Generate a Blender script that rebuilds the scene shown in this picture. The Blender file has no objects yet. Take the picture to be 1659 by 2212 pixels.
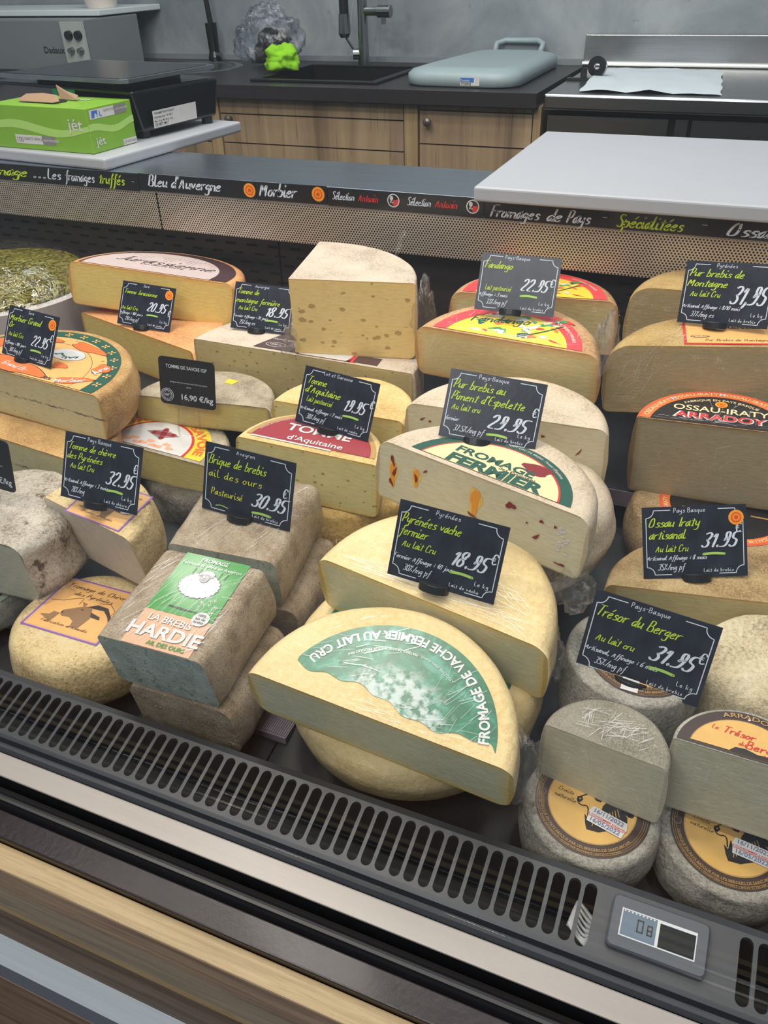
import bpy, bmesh, math, random
from mathutils import Vector, Matrix, Euler, noise
PI = math.pi
R_ = math.radians
random.seed(7)
scene = bpy.context.scene
COL = scene.collection

# ------------------------------------------------------------------ camera
F_PX = 1741.0
PITCH, YAW, ROLL = R_(34.70), R_(23.65), R_(-1.82)
CAM = Vector((0, 0, 1.30))
cp, sp = math.cos(PITCH), math.sin(PITCH)
fw = Vector((-math.sin(YAW) * cp, math.cos(YAW) * cp, -sp))
rt0 = Vector((math.cos(YAW), math.sin(YAW), 0))
up0 = rt0.cross(fw)
cr, sr = math.cos(ROLL), math.sin(ROLL)
rt = cr * rt0 + sr * up0
up = -sr * rt0 + cr * up0
cam_data = bpy.data.cameras.new('camera')
cam = bpy.data.objects.new('camera', cam_data)
COL.objects.link(cam)
cam.matrix_world = Matrix(((rt.x, up.x, -fw.x, CAM.x), (rt.y, up.y, -fw.y, CAM.y), (rt.z, up.z, -fw.z, CAM.z), (0, 0, 0, 1)))
cam_data.sensor_fit = 'HORIZONTAL'
cam_data.sensor_width = 36.0
cam_data.lens = F_PX / 1659.0 * 36.0
cam_data.clip_start = 0.02
scene.camera = cam

# ------------------------------------------------------------------ world, lights, exposure
world = bpy.data.worlds.new('world')
scene.world = world
world.use_nodes = True
world.node_tree.nodes['Background'].inputs[0].default_value = (0.80, 0.90, 1.0, 1)
world.node_tree.nodes['Background'].inputs[1].default_value = 0.23
scene.view_settings.view_transform = 'Standard'
scene.view_settings.look = 'None'
scene.view_settings.exposure = 0.20
scene.view_settings.gamma = 1.0
scene.view_settings.use_curve_mapping = False

def area(name, loc, target, power, sx, sy, color=(1, 1, 1)):
    d = bpy.data.lights.new(name, 'AREA')
    d.shape = 'RECTANGLE'; d.size = sx; d.size_y = sy; d.energy = power; d.color = color
    o = bpy.data.objects.new(name, d); COL.objects.link(o)
    o.location = loc
    v = Vector(target) - Vector(loc)
    o.rotation_euler = v.to_track_quat('-Z', 'Y').to_euler()
    return o
area('ceiling_spot_left', (-1.25, 0.25, 2.70), (-0.5, 0.85, 0.8), 15, 0.20, 0.20, (1.0, 0.88, 0.72))
area('ceiling_spot_centre', (-0.72, 1.10, 2.70), (-0.3, 0.6, 0.75), 11, 0.24, 0.24, (1.0, 0.93, 0.82))
area('ceiling_spot_right', (0.45, 0.15, 2.70), (0.0, 0.75, 0.8), 7, 0.20, 0.20, (1.0, 0.92, 0.80))
area('front_fill', (-0.5, -0.9, 2.60), (-0.3, 0.3, 0.5), 20, 1.4, 0.5, (1.0, 0.97, 0.94))  # unseen fill, added to brighten the counter front and cheese faces
for k_, (x_, y_) in enumerate(((-1.5, .9), (-1.1, 1.5), (-.35, 1.55), (.1, 1.0), (-1.9, 1.6), (.5, 1.7), (-.2, .3), (-.9, .55))):
    area('glint_light', (x_, y_, 2.72), (x_ * .5 - .2, .7, .8), 4.2, .22, .22, (1.0, .94, .86))  # unseen small lights, added to raise glints on the film wraps
area('ceiling_panel_rear', (-0.9, 2.1, 2.75), (-0.9, 2.5, 0.9), 12, 1.6, 0.4, (0.90, 0.96, 1.0))

# ------------------------------------------------------------------ helpers
def lin(c):
    r = []
    for x in c[:3]:
        x = x / 255.0
        r.append(x / 12.92 if x <= 0.04045 else ((x + 0.055) / 1.055) ** 2.4)
    return (*r, 1)

def newmat(name):
    m = bpy.data.materials.new(name); m.use_nodes = True
    nt = m.node_tree
    return m, nt, nt.nodes['Principled BSDF']

class NT:
    def __init__(s, nt): s.nt = nt
    def n(s, t, **kw):
        x = s.nt.nodes.new(t)
        for k, v in kw.items(): setattr(x, k, v)
        return x
    def l(s, a, b): s.nt.links.new(a, b)
    def val(s, sock, v):
        if isinstance(v, (int, float, tuple, list)): sock.default_value = v
        else: s.l(v, sock)
    def math(s, op, a, b=None, c=None, clamp=False):
        x = s.n('ShaderNodeMath', operation=op, use_clamp=clamp)
        s.val(x.inputs[0], a)
        if b is not None: s.val(x.inputs[1], b)
        if c is not None: s.val(x.inputs[2], c)
        return x.outputs[0]
    def mix(s, f, a, b):
        x = s.n('ShaderNodeMix', data_type='RGBA')
        s.val(x.inputs['Factor'], f); s.val(x.inputs['A'], a) if False else None
        s.val(x.inputs[6], a); s.val(x.inputs[7], b)
        return x.outputs[2]
    def obj(s, scale=(1, 1, 1), rot=(0, 0, 0)):
        tc = s.n('ShaderNodeTexCoord'); mp = s.n('ShaderNodeMapping')
        s.l(tc.outputs['Object'], mp.inputs[0])
        mp.inputs['Scale'].default_value = scale; mp.inputs['Rotation'].default_value = rot
        return mp.outputs[0]
    def noise(s, vec, scale, detail=4, rough=0.55, dist=0.0):
        x = s.n('ShaderNodeTexNoise'); s.l(vec, x.inputs['Vector'])
        x.inputs['Scale'].default_value = scale; x.inputs['Detail'].default_value = detail
        x.inputs['Roughness'].default_value = rough; x.inputs['Distortion'].default_value = dist
        return x.outputs['Fac']
    def ramp(s, fac, stops, interp='LINEAR'):
        x = s.n('ShaderNodeValToRGB'); s.l(fac, x.inputs[0]); cr_ = x.color_ramp; cr_.interpolation = interp
        while len(cr_.elements) < len(stops): cr_.elements.new(0.5)
        for e, (p, c) in zip(cr_.elements, stops):
            e.position = p; e.color = c if len(c) == 4 else (*c, 1)
        return x.outputs['Color']
    def rng(s, v, a, b, c=0.0, d=1.0, smooth=False):
        x = s.n('ShaderNodeMapRange'); x.interpolation_type = 'SMOOTHSTEP' if smooth else 'LINEAR'
        s.val(x.inputs[0], v)
        for i, q in enumerate((a, b, c, d)): s.val(x.inputs[i + 1], q)
        return x.outputs[0]
    def bump(s, h, strength, dist=0.001, normal=None):
        x = s.n('ShaderNodeBump'); s.l(h, x.inputs['Height'])
        x.inputs['Strength'].default_value = strength; x.inputs['Distance'].default_value = dist
        if normal is not None: s.l(normal, x.inputs['Normal'])
        return x.outputs[0]

def simple(name, rgb, rough=0.5, metal=0.0, var=0.0, vscale=30, bump=0.0, bscale=200, coat=0.0, stretch=(1, 1, 1), spec=0.5):
    m, nt, b = newmat(name); N = NT(nt)
    c = lin(rgb)
    v = N.obj(stretch)
    if var > 0:
        f = N.noise(v, vscale, 5)
        d = tuple(x * (1 - var) for x in c[:3]) + (1,); e = tuple(min(1, x * (1 + var)) for x in c[:3]) + (1,)
        N.l(N.ramp(f, [(0.3, d), (0.7, e)]), b.inputs['Base Color'])
    else:
        b.inputs['Base Color'].default_value = c
    b.inputs['Roughness'].default_value = rough; b.inputs['Metallic'].default_value = metal
    b.inputs['Coat Weight'].default_value = coat; b.inputs['Coat Roughness'].default_value = 0.1
    b.inputs['Specular IOR Level'].default_value = spec
    if bump > 0: N.l(N.bump(N.noise(v, bscale, 3), bump), b.inputs['Normal'])
    return m

def rind(name, c1, c2, c3=None, scale=60, bump=0.5, bscale=160, wrap=0.0, stripe=False, rough=0.75, spot=None, pores=None, dark=0.86):
    """cheese rind: mottled colour, fine relief, optional cling wrap as a clear coat with creases"""
    m, nt, b = newmat(name); N = NT(nt)
    v = N.obj()
    big = N.noise(v, scale * 0.25, 4, 0.6)
    fine = N.noise(v, scale * 5, 5, 0.7)
    grain = N.noise(v, 1100, 3, 0.7)
    f = N.math('ADD', N.math('ADD', N.math('MULTIPLY', big, 0.42), N.math('MULTIPLY', fine, 0.38)), N.math('MULTIPLY', grain, 0.20))
    col = N.ramp(f, [(0.40, lin(tuple(q * dark for q in c1))), (0.5, lin(c2)), (0.60, lin(c3 or c2))])
    if spot:
        sf = N.noise(v, spot[1], 6, 0.7)
        col = N.mix(N.rng(sf, spot[2], spot[2] + 0.07), col, lin(spot[0]))
    if pores:
        vo = N.n('ShaderNodeTexVoronoi'); N.l(N.obj((1, 1, 1)), vo.inputs['Vector']); vo.inputs['Scale'].default_value = pores[1]
        pf = N.math('MULTIPLY', N.rng(vo.outputs['Distance'], 0.14, 0.30, 1, 0), N.rng(N.noise(v, 35, 3), 0.45, 0.6))
        col = N.mix(pf, col, lin(pores[0]))
    N.l(col, b.inputs['Base Color'])
    h = N.math('ADD', N.math('ADD', N.noise(v, bscale, 6, 0.65), N.math('MULTIPLY', big, 1.5)), N.math('MULTIPLY', grain, 0.25))
    if stripe:
        w = N.n('ShaderNodeTexWave'); N.l(N.obj((1, 0.25, 1)), w.inputs[0]); w.inputs['Scale'].default_value = 90; w.inputs['Distortion'].default_value = 6; w.inputs['Detail'].default_value = 3
        h = N.math('ADD', h, N.math('MULTIPLY', w.outputs['Fac'], 0.25))
    N.l(N.bump(h, min(1, bump * 1.3), 0.004), b.inputs['Normal'])
    b.inputs['Roughness'].default_value = rough
    if wrap > 0: add_wrap(N, b, wrap)
    return m

def add_wrap(N, b, wrap):
    b.inputs['Coat Weight'].default_value = wrap
    b.inputs['Coat Roughness'].default_value = 0.07
    b.inputs['Coat IOR'].default_value = 1.6
    v2 = N.obj((1, 3.2, 1.4), (0.3, 0.2, 0.5))
    a = N.noise(v2, 38, 4, 0.6, 1.5)
    cr2 = N.math('ABSOLUTE', N.math('SUBTRACT', a, 0.5))
    cr3 = N.math('SUBTRACT', 1.0, N.rng(cr2, 0.0, 0.05))
    f2 = N.noise(N.obj((1, 7, 2.0), (0.1, 0.5, -0.6)), 70, 3, 0.6, 0.6)
    hh = N.math('ADD', N.math('ADD', N.math('MULTIPLY', cr3, 0.30), a), N.math('MULTIPLY', f2, 0.35))
    N.l(N.bump(hh, 0.9, 0.008), b.inputs['Coat Normal'])

def paste(name, core, edge, a, h, w=0.012, holes=None, wrap=0.3, ash=False, specks=None, blot=None, rough=0.45):
    """cut face: local frame has x across (half width a), z down from 0 to -h; the paste really is darker under the rind"""
    m, nt, b = newmat(name); N = NT(nt)
    v = N.obj()
    sx = N.n('ShaderNodeSeparateXYZ'); N.l(v, sx.inputs[0])
    X, Z = sx.outputs[0], sx.outputs[2]
    nz = N.noise(v, 30, 3)
    dz = N.math('MINIMUM', N.math('MULTIPLY', Z, -1.0), N.math('ADD', Z, h))
    dx = N.math('SUBTRACT', a, N.math('ABSOLUTE', X))
    d = N.math('MINIMUM', dz, dx)
    d = N.math('ADD', d, N.math('MULTIPLY', N.math('SUBTRACT', nz, 0.5), 0.004))
    mid = tuple(0.5 * (p + q) for p, q in zip(core, edge))
    f = N.rng(d, 0.0, w)
    col = N.ramp(f, [(0.0, lin(edge)), (0.35, lin(mid)), (1.0, lin(core))])
    big = N.noise(N.obj((1, 1, 1.8)), 14, 4, 0.6)
    col = N.mix(N.rng(big, 0.45, 0.75, 0, 0.35), col, lin(blot or mid))
    st = N.noise(N.obj((.5, 1, 2.4)), 130, 5, 0.65)
    col = N.mix(N.rng(st, 0.50, 0.72, 0, 0.5), col, lin(tuple(q * .84 for q in core)))
    col = N.mix(N.rng(st, 0.50, 0.30, 0, 0.35), col, lin(tuple(min(255, q * 1.08) for q in core)))
    sk = N.noise(v, 420, 2, 0.5)
    col = N.mix(N.rng(sk, 0.70, 0.74, 0, 0.45), col, lin(tuple(q * .68 for q in core)))
    col = N.mix(N.rng(d, 0.0008, 0.0022, 0.75, 0), col, lin(tuple(q * .80 for q in edge)))
    height = N.math('ADD', N.math('MULTIPLY', N.noise(v, 120, 5, 0.6), 0.6), N.math('MULTIPLY', st, 0.8))
    if holes:
        hc, hs, hr = holes
        vo = N.n('ShaderNodeTexVoronoi'); N.l(N.obj((1, 1, 1.5)), vo.inputs['Vector']); vo.inputs['Scale'].default_value = hs
        warp = N.math('ADD', vo.outputs['Distance'], N.math('MULTIPLY', N.noise(v, hs * 3.2, 4, 0.7), 0.50))
        warp = N.math('SUBTRACT', warp, 0.16)
        sc = N.n('ShaderNodeSeparateColor'); N.l(vo.outputs['Color'], sc.inputs[0])
        th = N.math('MULTIPLY', N.rng(sc.outputs[0], 0.45, 1.0), hr)
        hf = N.rng(N.math('SUBTRACT', warp, N.math('ADD', th, 0.10)), 0.0, 0.06, 1, 0)
        hf = N.math('MULTIPLY', hf, N.rng(sc.outputs[0], 0.45, 0.5))
        col = N.mix(N.math('MULTIPLY', hf, 0.75), col, lin(hc))
        height = N.math('SUBTRACT', N.math('MULTIPLY', height, 0.4), N.math('MULTIPLY', hf, 1.6))
    if ash:
        nn = N.noise(N.obj((1, 1, 0.3)), 26, 5, 0.7)
        dd = N.math('ABSOLUTE', N.math('ADD', N.math('ADD', Z, h * 0.5), N.math('MULTIPLY', N.math('SUBTRACT', nn, 0.5), 0.018)))
        af = N.math('MULTIPLY', N.rng(dd, 0.0003, 0.0022, 1, 0), N.rng(N.noise(v, 60, 4), 0.35, 0.55))
        col = N.mix(af, col, lin((60, 66, 74)))
    if specks:
        s_ = N.noise(v, specks[1], 4, 0.7)
        col = N.mix(N.rng(s_, specks[2], specks[2] + 0.04), col, lin(specks[0]))
    N.l(col, b.inputs['Base Color'])
    N.l(N.bump(height, 0.35, 0.0015), b.inputs['Normal'])
    b.inputs['Roughness'].default_value = rough
    b.inputs['Subsurface Weight'].default_value = 0.0
    if wrap > 0: add_wrap(N, b, wrap)
    return m

# ---- mesh collector
class G:
    def __init__(s): s.v = []; s.f = []; s.m = []; s.mats = []
    def mi(s, mat):
        if mat not in s.mats: s.mats.append(mat)
        return s.mats.index(mat)
    def add(s, vs, fs, mat):
        k = len(s.v); i = s.mi(mat)
        s.v += [tuple(p) for p in vs]
        for f in fs: s.f.append([k + q for q in f]); s.m.append(i)
    def box(s, lo, hi, mat, M=None):
        x0, y0, z0 = lo; x1, y1, z1 = hi
        vs = [(x0, y0, z0), (x1, y0, z0), (x1, y1, z0), (x0, y1, z0), (x0, y0, z1), (x1, y0, z1), (x1, y1, z1), (x0, y1, z1)]
        if M is not None: vs = [M @ Vector(p) for p in vs]
        s.add(vs, [(0, 3, 2, 1), (4, 5, 6, 7), (0, 1, 5, 4), (1, 2, 6, 5), (2, 3, 7, 6), (3, 0, 4, 7)], mat)
    def prism(s, poly, z0, z1, mat, M=None, caps=True):
        n = len(poly)
        vs = [(x, y, z0) for x, y in poly] + [(x, y, z1) for x, y in poly]
        if M is not None: vs = [M @ Vector(p) for p in vs]
        fs = [(i, (i + 1) % n, n + (i + 1) % n, n + i) for i in range(n)]
        if caps: fs += [tuple(range(n - 1, -1, -1)), tuple(range(n, 2 * n))]
        s.add(vs, fs, mat)
    def tube(s, pts, r, mat, n=10, close=True):
        pts = [Vector(p) for p in pts]; rs = r if isinstance(r, (list, tuple)) else [r] * len(pts)
        vs = []; fs = []; prev = None
        for i, p in enumerate(pts):
            t = (pts[min(i + 1, len(pts) - 1)] - pts[max(i - 1, 0)])
            if t.length < 1e-9: t = Vector((0, 0, 1))
            t.normalize()
            if prev is None:
                a = Vector((0, 0, 1)) if abs(t.z) < 0.9 else Vector((1, 0, 0))
                u = t.cross(a).normalized()
            else:
                u = (prev - t * prev.dot(t)).normalized()
            prev = u; w = t.cross(u)
            for k in range(n):
                an = 2 * PI * k / n
                vs.append(p + rs[i] * (math.cos(an) * u + math.sin(an) * w))
        for i in range(len(pts) - 1):
            for k in range(n):
                fs.append((i * n + k, i * n + (k + 1) % n, (i + 1) * n + (k + 1) % n, (i + 1) * n + k))
        if close:
            fs.append(tuple(range(n - 1, -1, -1))); fs.append(tuple(range((len(pts) - 1) * n, len(pts) * n)))
        s.add(vs, fs, mat)
    def lathe(s, prof, mat, c=(0, 0, 0), n=32, M=None):
        vs = []; fs = []
        for r, z in prof:
            for k in range(n):
                a = 2 * PI * k / n
                p = Vector((c[0] + r * math.cos(a), c[1] + r * math.sin(a), c[2] + z))
                vs.append(M @ p if M is not None else p)
        for i in range(len(prof) - 1):
            for k in range(n):
                fs.append((i * n + k, i * n + (k + 1) % n, (i + 1) * n + (k + 1) % n, (i + 1) * n + k))
        s.add(vs, fs, mat)
    def build(s, name, parent=None, smooth=False, bevel=0.0, seg=2):
        me = bpy.data.meshes.new(name); me.from_pydata(s.v, [], s.f)
        for m in s.mats: me.materials.append(m)
        me.polygons.foreach_set('material_index', s.m)
        if smooth: me.polygons.foreach_set('use_smooth', [True] * len(me.polygons))
        me.update()
        o = bpy.data.objects.new(name, me); COL.objects.link(o)
        if parent is not None: o.parent = parent
        if bevel > 0:
            b = o.modifiers.new('bevel', 'BEVEL'); b.width = bevel; b.segments = seg; b.limit_method = 'ANGLE'; b.angle_limit = R_(35)
        if smooth == 'auto':
            for e in me.edges: pass
        return o

def tag(o, label=None, cat=None, group=None, kind=None):
    if label: o['label'] = label
    if cat: o['category'] = cat
    if group: o['group'] = group
    if kind: o['kind'] = kind
    return o
def empty(name, M, label, cat, group=None):
    o = bpy.data.objects.new(name, None); COL.objects.link(o)
    o.matrix_world = M; o.empty_display_size = 0.02
    return tag(o, label, cat, group)
def pose(P, yaw, tilt=0, roll=0):
    return Matrix.Translation(P) @ Matrix.Rotation(R_(yaw), 4, 'Z') @ Matrix.Rotation(R_(tilt), 4, 'X') @ Matrix.Rotation(R_(roll), 4, 'Y')
I4 = Matrix.Identity(4)

# ------------------------------------------------------------------ lettering
# a pen-stroke alphabet: every point is two hex digits, x then y, baseline y=4, x-height y=9
GL = {}
def g_(s):
    for line in s.strip().split('\n'):
        ch, w, rest = line.split(' ', 2)
        GL[ch] = (int(w), [[(int(t[i], 16), int(t[i + 1], 16) - 4) for i in range(0, len(t) - 1, 2)] for t in rest.split()])
g_('''a 5 492907051424364 4945544
b 5 0e04 071929484634140507
c 4 4738290705143445
d 5 4929070514243647 4e454454
e 5 06374839290705143445
f 4 4d4e3e2b231000 0949
g 5 49290706152547 49424130100101
h 5 0e04 07294847444454
i 2 0905142425 0c0d
j 3 2922211000 2c2d
k 5 0e04 4906 1744
l 3 0e05142435
m 8 0904 07293834 37597875748485
n 5 0904 07294847454454
o 5 29070514344648 294858
p 5 0a00 07294846341405
q 5 492907051425 4940
r 4 0904 072949
s 4 483929181746453414 0404
t 4 2c25142434 0a4a
u 5 0905142546 49454454
v 5 092449
w 8 091436395478
x 5 0944 4904
y 5 0906152547 494241201000
z 5 09490444
A 7 043e54 1747
B 6 0e04 0e3e4d4b3919 395856543404
C 6 5c4e2e0c06143455
D 6 0e04 0e3e5b573404
E 5 4e0e0444 0939
F 5 0e04 0e5e 0939
G 7 5c4e2e0c07143454595 3959
H 6 0e04 5e54 0959
I 2 1e14
J 4 1e4e 3e36241405
K 6 0e04 5e08 1854
L 5 0e0444
M 8 040e37 376e64
N 6 040e545e
O 7 3e1d090514345559 594d3e
P 5 0e04 0e3e4d4b3808
Q 7 3e1d0905143455595c4e3e 3664
R 6 0e04 0e3e4d4b3808 2854
S 5 4d3e1e0d0b394745341405
T 6 0e6e 3e24
U 6 0e06143456 5e54
V 6 0e245e
W 9 0e243c548e
X 6 0e54 5e04
Y 6 0e295e 2924
Z 5 0e4e0444
0 5 2e0c05143446494d2e
1 3 0b2e24
2 5 0c1e3e4c4a0444
3 5 0d2e4d4b3929 29474534140 
4 5 3e0755 3c34
5 5 4e0e0a394845341405
6 5 4e2d0905143446483907
7 5 0e4e14
8 5 3e1e0c1a38463414060819 19393b4c3e
9 5 4a29182a1c1e3e4c45240 
. 2 1415
, 2 151402
: 2 1518 1a1b
- 4 0939
/ 4 044e
% 7 044e 0d1e1c0c0d 46575545
€ 6 5c4e2e1c16243455 0a3a 0838
' 2 0e0c
''' .replace('492907051424364 ', '492907051424364a ').replace('4945544\n', '49455455\n').replace('07143454595 ', '0714345459 ').replace('29474534140 \n', '294745341405\n').replace('1e3e4c45240 \n', '1e3e4c452404\n'))
# accents
for b_, a_, st in (('e', 'é', [(2, 7), (4, 9)]), ('e', 'è', [(1, 9), (3, 7)]), ('u', 'û', [(1, 7), (2, 9), (4, 7)]), ('i', 'ï', [(0, 8), (2, 8)])):
    GL[a_] = (GL[b_][0], GL[b_][1] + [st])

def chaikin(p, it=2):
    for _ in range(it):
        if len(p) < 3: return p
        q = [p[0]]
        for i in range(len(p) - 1):
            (ax, ay), (bx, by) = p[i], p[i + 1]
            if i > 0: q.append((ax * .75 + bx * .25, ay * .75 + by * .25))
            if i < len(p) - 2: q.append((ax * .25 + bx * .75, ay * .25 + by * .75))
        q.append(p[-1]); p = q
    return p

def ribbon(p, w, brush=0.0):
    """flat ribbon along a 2D path, with rounded ends"""
    vs = []; fs = []; n = len(p)
    for i in range(n):
        a = p[max(i - 1, 0)]; b = p[min(i + 1, n - 1)]
        dx, dy = b[0] - a[0], b[1] - a[1]; L = math.hypot(dx, dy) or 1
        k = w * (1 - brush + brush * abs(dy) / L * 1.6) / 2
        vs += [(p[i][0] - dy / L * k, p[i][1] + dx / L * k), (p[i][0] + dy / L * k, p[i][1] - dx / L * k)]
        if i: fs.append((2 * i - 2, 2 * i - 1, 2 * i + 1, 2 * i))
    for (cx, cy) in (p[0], p[-1]):
        k = len(vs); vs += [(cx + w * .48 * math.cos(t * PI / 3), cy + w * .48 * math.sin(t * PI / 3)) for t in range(6)]
        fs.append(tuple(range(k, k + 6)))
    return vs, fs

def pen_text(s, size, wt=0.09, shear=0.22, gap=1.6, align='l', brush=0.35, jitter=0.0, narrow=1.0):
    """size = cap height in metres. returns 2D verts, faces, width"""
    u = size / 10.0; x = 0; V = []; Fc = []
    rnd = random.Random(len(s) * 31 + ord(s[0]))
    for ch in s:
        if ch == ' ': x += 4.6 * narrow; continue
        g = GL.get(ch)
        if not g: x += 4; continue
        jy = rnd.uniform(-jitter, jitter)
        for st in g[1]:
            pts = [((x + (px + 0.0) * narrow + shear * py) * u, (py + jy) * u) for px, py in st]
            if len(pts) == 1: pts = pts * 2
            pts = chaikin(pts)
            vs, fs = ribbon(pts, wt * size, brush)
            k = len(V); V += vs; Fc += [tuple(q + k for q in f) for f in fs]
        x += (g[0] + gap) * narrow
    W = x * u
    off = {'l': 0, 'c': -W / 2, 'r': -W}[align]
    return [(a + off, b) for a, b in V], Fc, W

_pc = {}
def print_text(s, size, bold=0.0, align='c', stretch=1.0, shear=0.0):
    """printed lettering from Blender's built-in font; size = cap height"""
    key = (s, bold, shear)
    if key not in _pc:
        cu = bpy.data.curves.new('t', 'FONT'); cu.body = s; cu.size = 1; cu.offset = bold; cu.shear = shear; cu.resolution_u = 3
        o = bpy.data.objects.new('t', cu); COL.objects.link(o)
        dg = bpy.context.evaluated_depsgraph_get()
        me = bpy.data.meshes.new_from_object(o.evaluated_get(dg))
        _pc[key] = ([(v.co.x, v.co.y) for v in me.vertices], [tuple(p.vertices) for p in me.polygons])
        bpy.data.objects.remove(o); bpy.data.curves.remove(cu); bpy.data.meshes.remove(me)
    V, Fc = _pc[key]
    if not V: return [], [], 0
    x0 = min(p[0] for p in V); x1 = max(p[0] for p in V); k = size / 0.69
    W = (x1 - x0) * k * stretch
    off = {'l': 0, 'c': -W / 2, 'r': -W}[align]
    return [((a - x0) * k * stretch + off, b * k) for a, b in V], Fc, W

def put(g, vf, mat, x=0, y=0, z=0, rot=0, map3=None):
    V, Fc = vf[0], vf[1]
    c, s_ = math.cos(R_(rot)), math.sin(R_(rot))
    P = [(x + c * a - s_ * b, y + s_ * a + c * b) for a, b in V]
    P = [map3(a, b, z) if map3 else (a, b, z) for a, b in P]
    g.add(P, Fc, mat)

def arc_text(g, s, mat, cx, cy, r, ang, size, z, bold=0.0, inward=False, pen=False, stretch=1.0, ymin=None):
    """lettering on a circle; ang = degrees of the text's middle; inward: tops point to the centre"""
    V, Fc, W = (pen_text(s, size, 0.1, 0.1, align='c') if pen else print_text(s, size, bold, 'c', stretch))
    out = []
    for a, b in V:
        if inward: th = R_(ang) + a / r; rr = r - b
        else: th = R_(ang) - a / r; rr = r + b
        out.append((cx + rr * math.cos(th), cy + rr * math.sin(th)))
    Fk = Fc
    if ymin is not None: Fk = [f for f in Fc if min(out[i][1] for i in f) > ymin]
    g.add([(a, b, z) for a, b in out], Fk, mat)

def disc(g, mat, cx, cy, r, z, y0=-9, r0=0, a0=None, a1=None, n=48, wav=0):
    """disc (or ring when r0>0) cut off below the line y=y0"""
    def lim(rr):
        t = (y0 - cy) / rr
        if t <= -1: return (-PI / 2, 1.5 * PI)
        if t >= 1: return None
        b = math.asin(t); return (b, PI - b)
    L = lim(r)
    if L is None: return
    vs = []; fs = []
    if a0 is not None: L = (R_(a0), R_(a1))
    for i in range(n + 1):
        th = L[0] + (L[1] - L[0]) * i / n
        vs.append((cx + r * math.cos(th), cy + r * math.sin(th), z))
        if r0 > 0:
            l0 = lim(r0) if a0 is None else L
            if l0 is None:
                vs.append((cx + r * math.cos(th) * 0.98, max(y0, cy), z))
            else:
                t0 = l0[0] + (l0[1] - l0[0]) * i / n
                vs.append((cx + r0 * math.cos(t0), cy + r0 * math.sin(t0), z))
        else:
            yb = max(y0, cy - r) + (wav * math.sin(i * 0.9) + wav * math.sin(i * 0.37 + 1))
            vs.append((cx + r * math.cos(th), yb, z) if y0 > cy - r else (cx, cy, z))
        if i: fs.append((2 * i - 2, 2 * i, 2 * i + 1, 2 * i - 1))
    g.add(vs, fs, mat)

def rect(g, mat, x0, y0, x1, y1, z):
    g.add([(x0, y0, z), (x1, y0, z), (x1, y1, z), (x0, y1, z)], [(0, 1, 2, 3)], mat)
def poly(g, mat, pts, z):
    g.add([(x, y, z) for x, y in pts], [tuple(range(len(pts)))], mat)
def line(g, mat, pts, w, z, smooth=0):
    put(g, ribbon(chaikin(pts, smooth) if smooth else pts, w), mat, z=z)
def blob(g, mat, cx, cy, rx, ry, z, seed=0, n=18, rough=0.15, rot=0):
    rnd = random.Random(seed); ph = rnd.random() * 6; c, s_ = math.cos(rot), math.sin(rot); out = []
    for i in range(n):
        t = 2 * PI * i / n; k = 1 + rough * math.sin(3 * t + ph) + rough * 0.6 * math.sin(5 * t + 2 * ph)
        a, b = rx * k * math.cos(t), ry * k * math.sin(t); out.append((cx + c * a - s_ * b, cy + s_ * a + c * b))
    poly(g, mat, out, z)

# print colours (flat inks on paper)
INK = {}
def ink(name, rgb, rough=0.45, coat=0.3):
    if name not in INK: INK[name] = simple('ink_' + name, rgb, rough, var=0.04, vscale=80, coat=coat)
    return INK[name]
white = ink('white', (206, 205, 204)); offwhite = ink('offwhite', (214, 204, 196)); cream = ink('cream', (228, 208, 160))
tan = ink('tan', (214, 170, 96)); orange = ink('orange', (222, 110, 50)); lorange = ink('light_orange', (226, 172, 104))
lime = simple('ink_lime', (186, 212, 52), 0.5); chalkw = simple('ink_chalk', (205, 212, 226), 0.5); limeu = simple('ink_lime_marker', (160, 200, 96), 0.5)
black = ink('black', (24, 22, 24)); brown = ink('brown', (62, 46, 42)); plum = ink('plum', (74, 52, 56)); red = ink('red', (206, 44, 44)); dred = ink('dark_red', (128, 30, 36))
maroon = ink('maroon', (150, 42, 52)); purple = ink('purple', (132, 84, 168)); green = ink('green', (62, 140, 60)); dgreen = ink('dark_green', (30, 80, 66)); teal = ink('teal_green', (0, 122, 84)); ltteal = ink('light_teal', (70, 150, 124))
yellow = ink('yellow', (232, 200, 60)); pink = ink('pink_red', (222, 66, 72)); greyp = ink('grey', (132, 128, 130)); pinkb = ink('pink_beige', (208, 164, 132)); gold = ink('gold', (178, 140, 84)); aopo = ink('badge_orange', (240, 150, 20)); aopr = ink('badge_red', (214, 60, 20)); blue = ink('blue', (60, 110, 190))

def badge(g, x, y, r, z, m3=None):
    def D(mat, rr, zz):
        g.add([(m3(x + rr * math.cos(t * PI / 12), y + rr * math.sin(t * PI / 12), zz) if m3 else (x + rr * math.cos(t * PI / 12), y + rr * math.sin(t * PI / 12), zz)) for t in range(24)], [tuple(range(24))], mat)
    D(aopo, r, z); D(aopr, r * .68, z + .0001); D(aopo, r * .56, z + .0002)
    for k in range(12):
        t = k * PI / 6; rr = r * .47; xx, yy = x + rr * math.cos(t), y + rr * math.sin(t)
        q = [(xx + r * .07 * math.cos(a * PI / 3), yy + r * .07 * math.sin(a * PI / 3)) for a in range(6)]
        g.add([m3(a, b, z + .0003) if m3 else (a, b, z + .0003) for a, b in q], [tuple(range(6))], aopr)
    D(aopr, r * .26, z + .0003)
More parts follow.
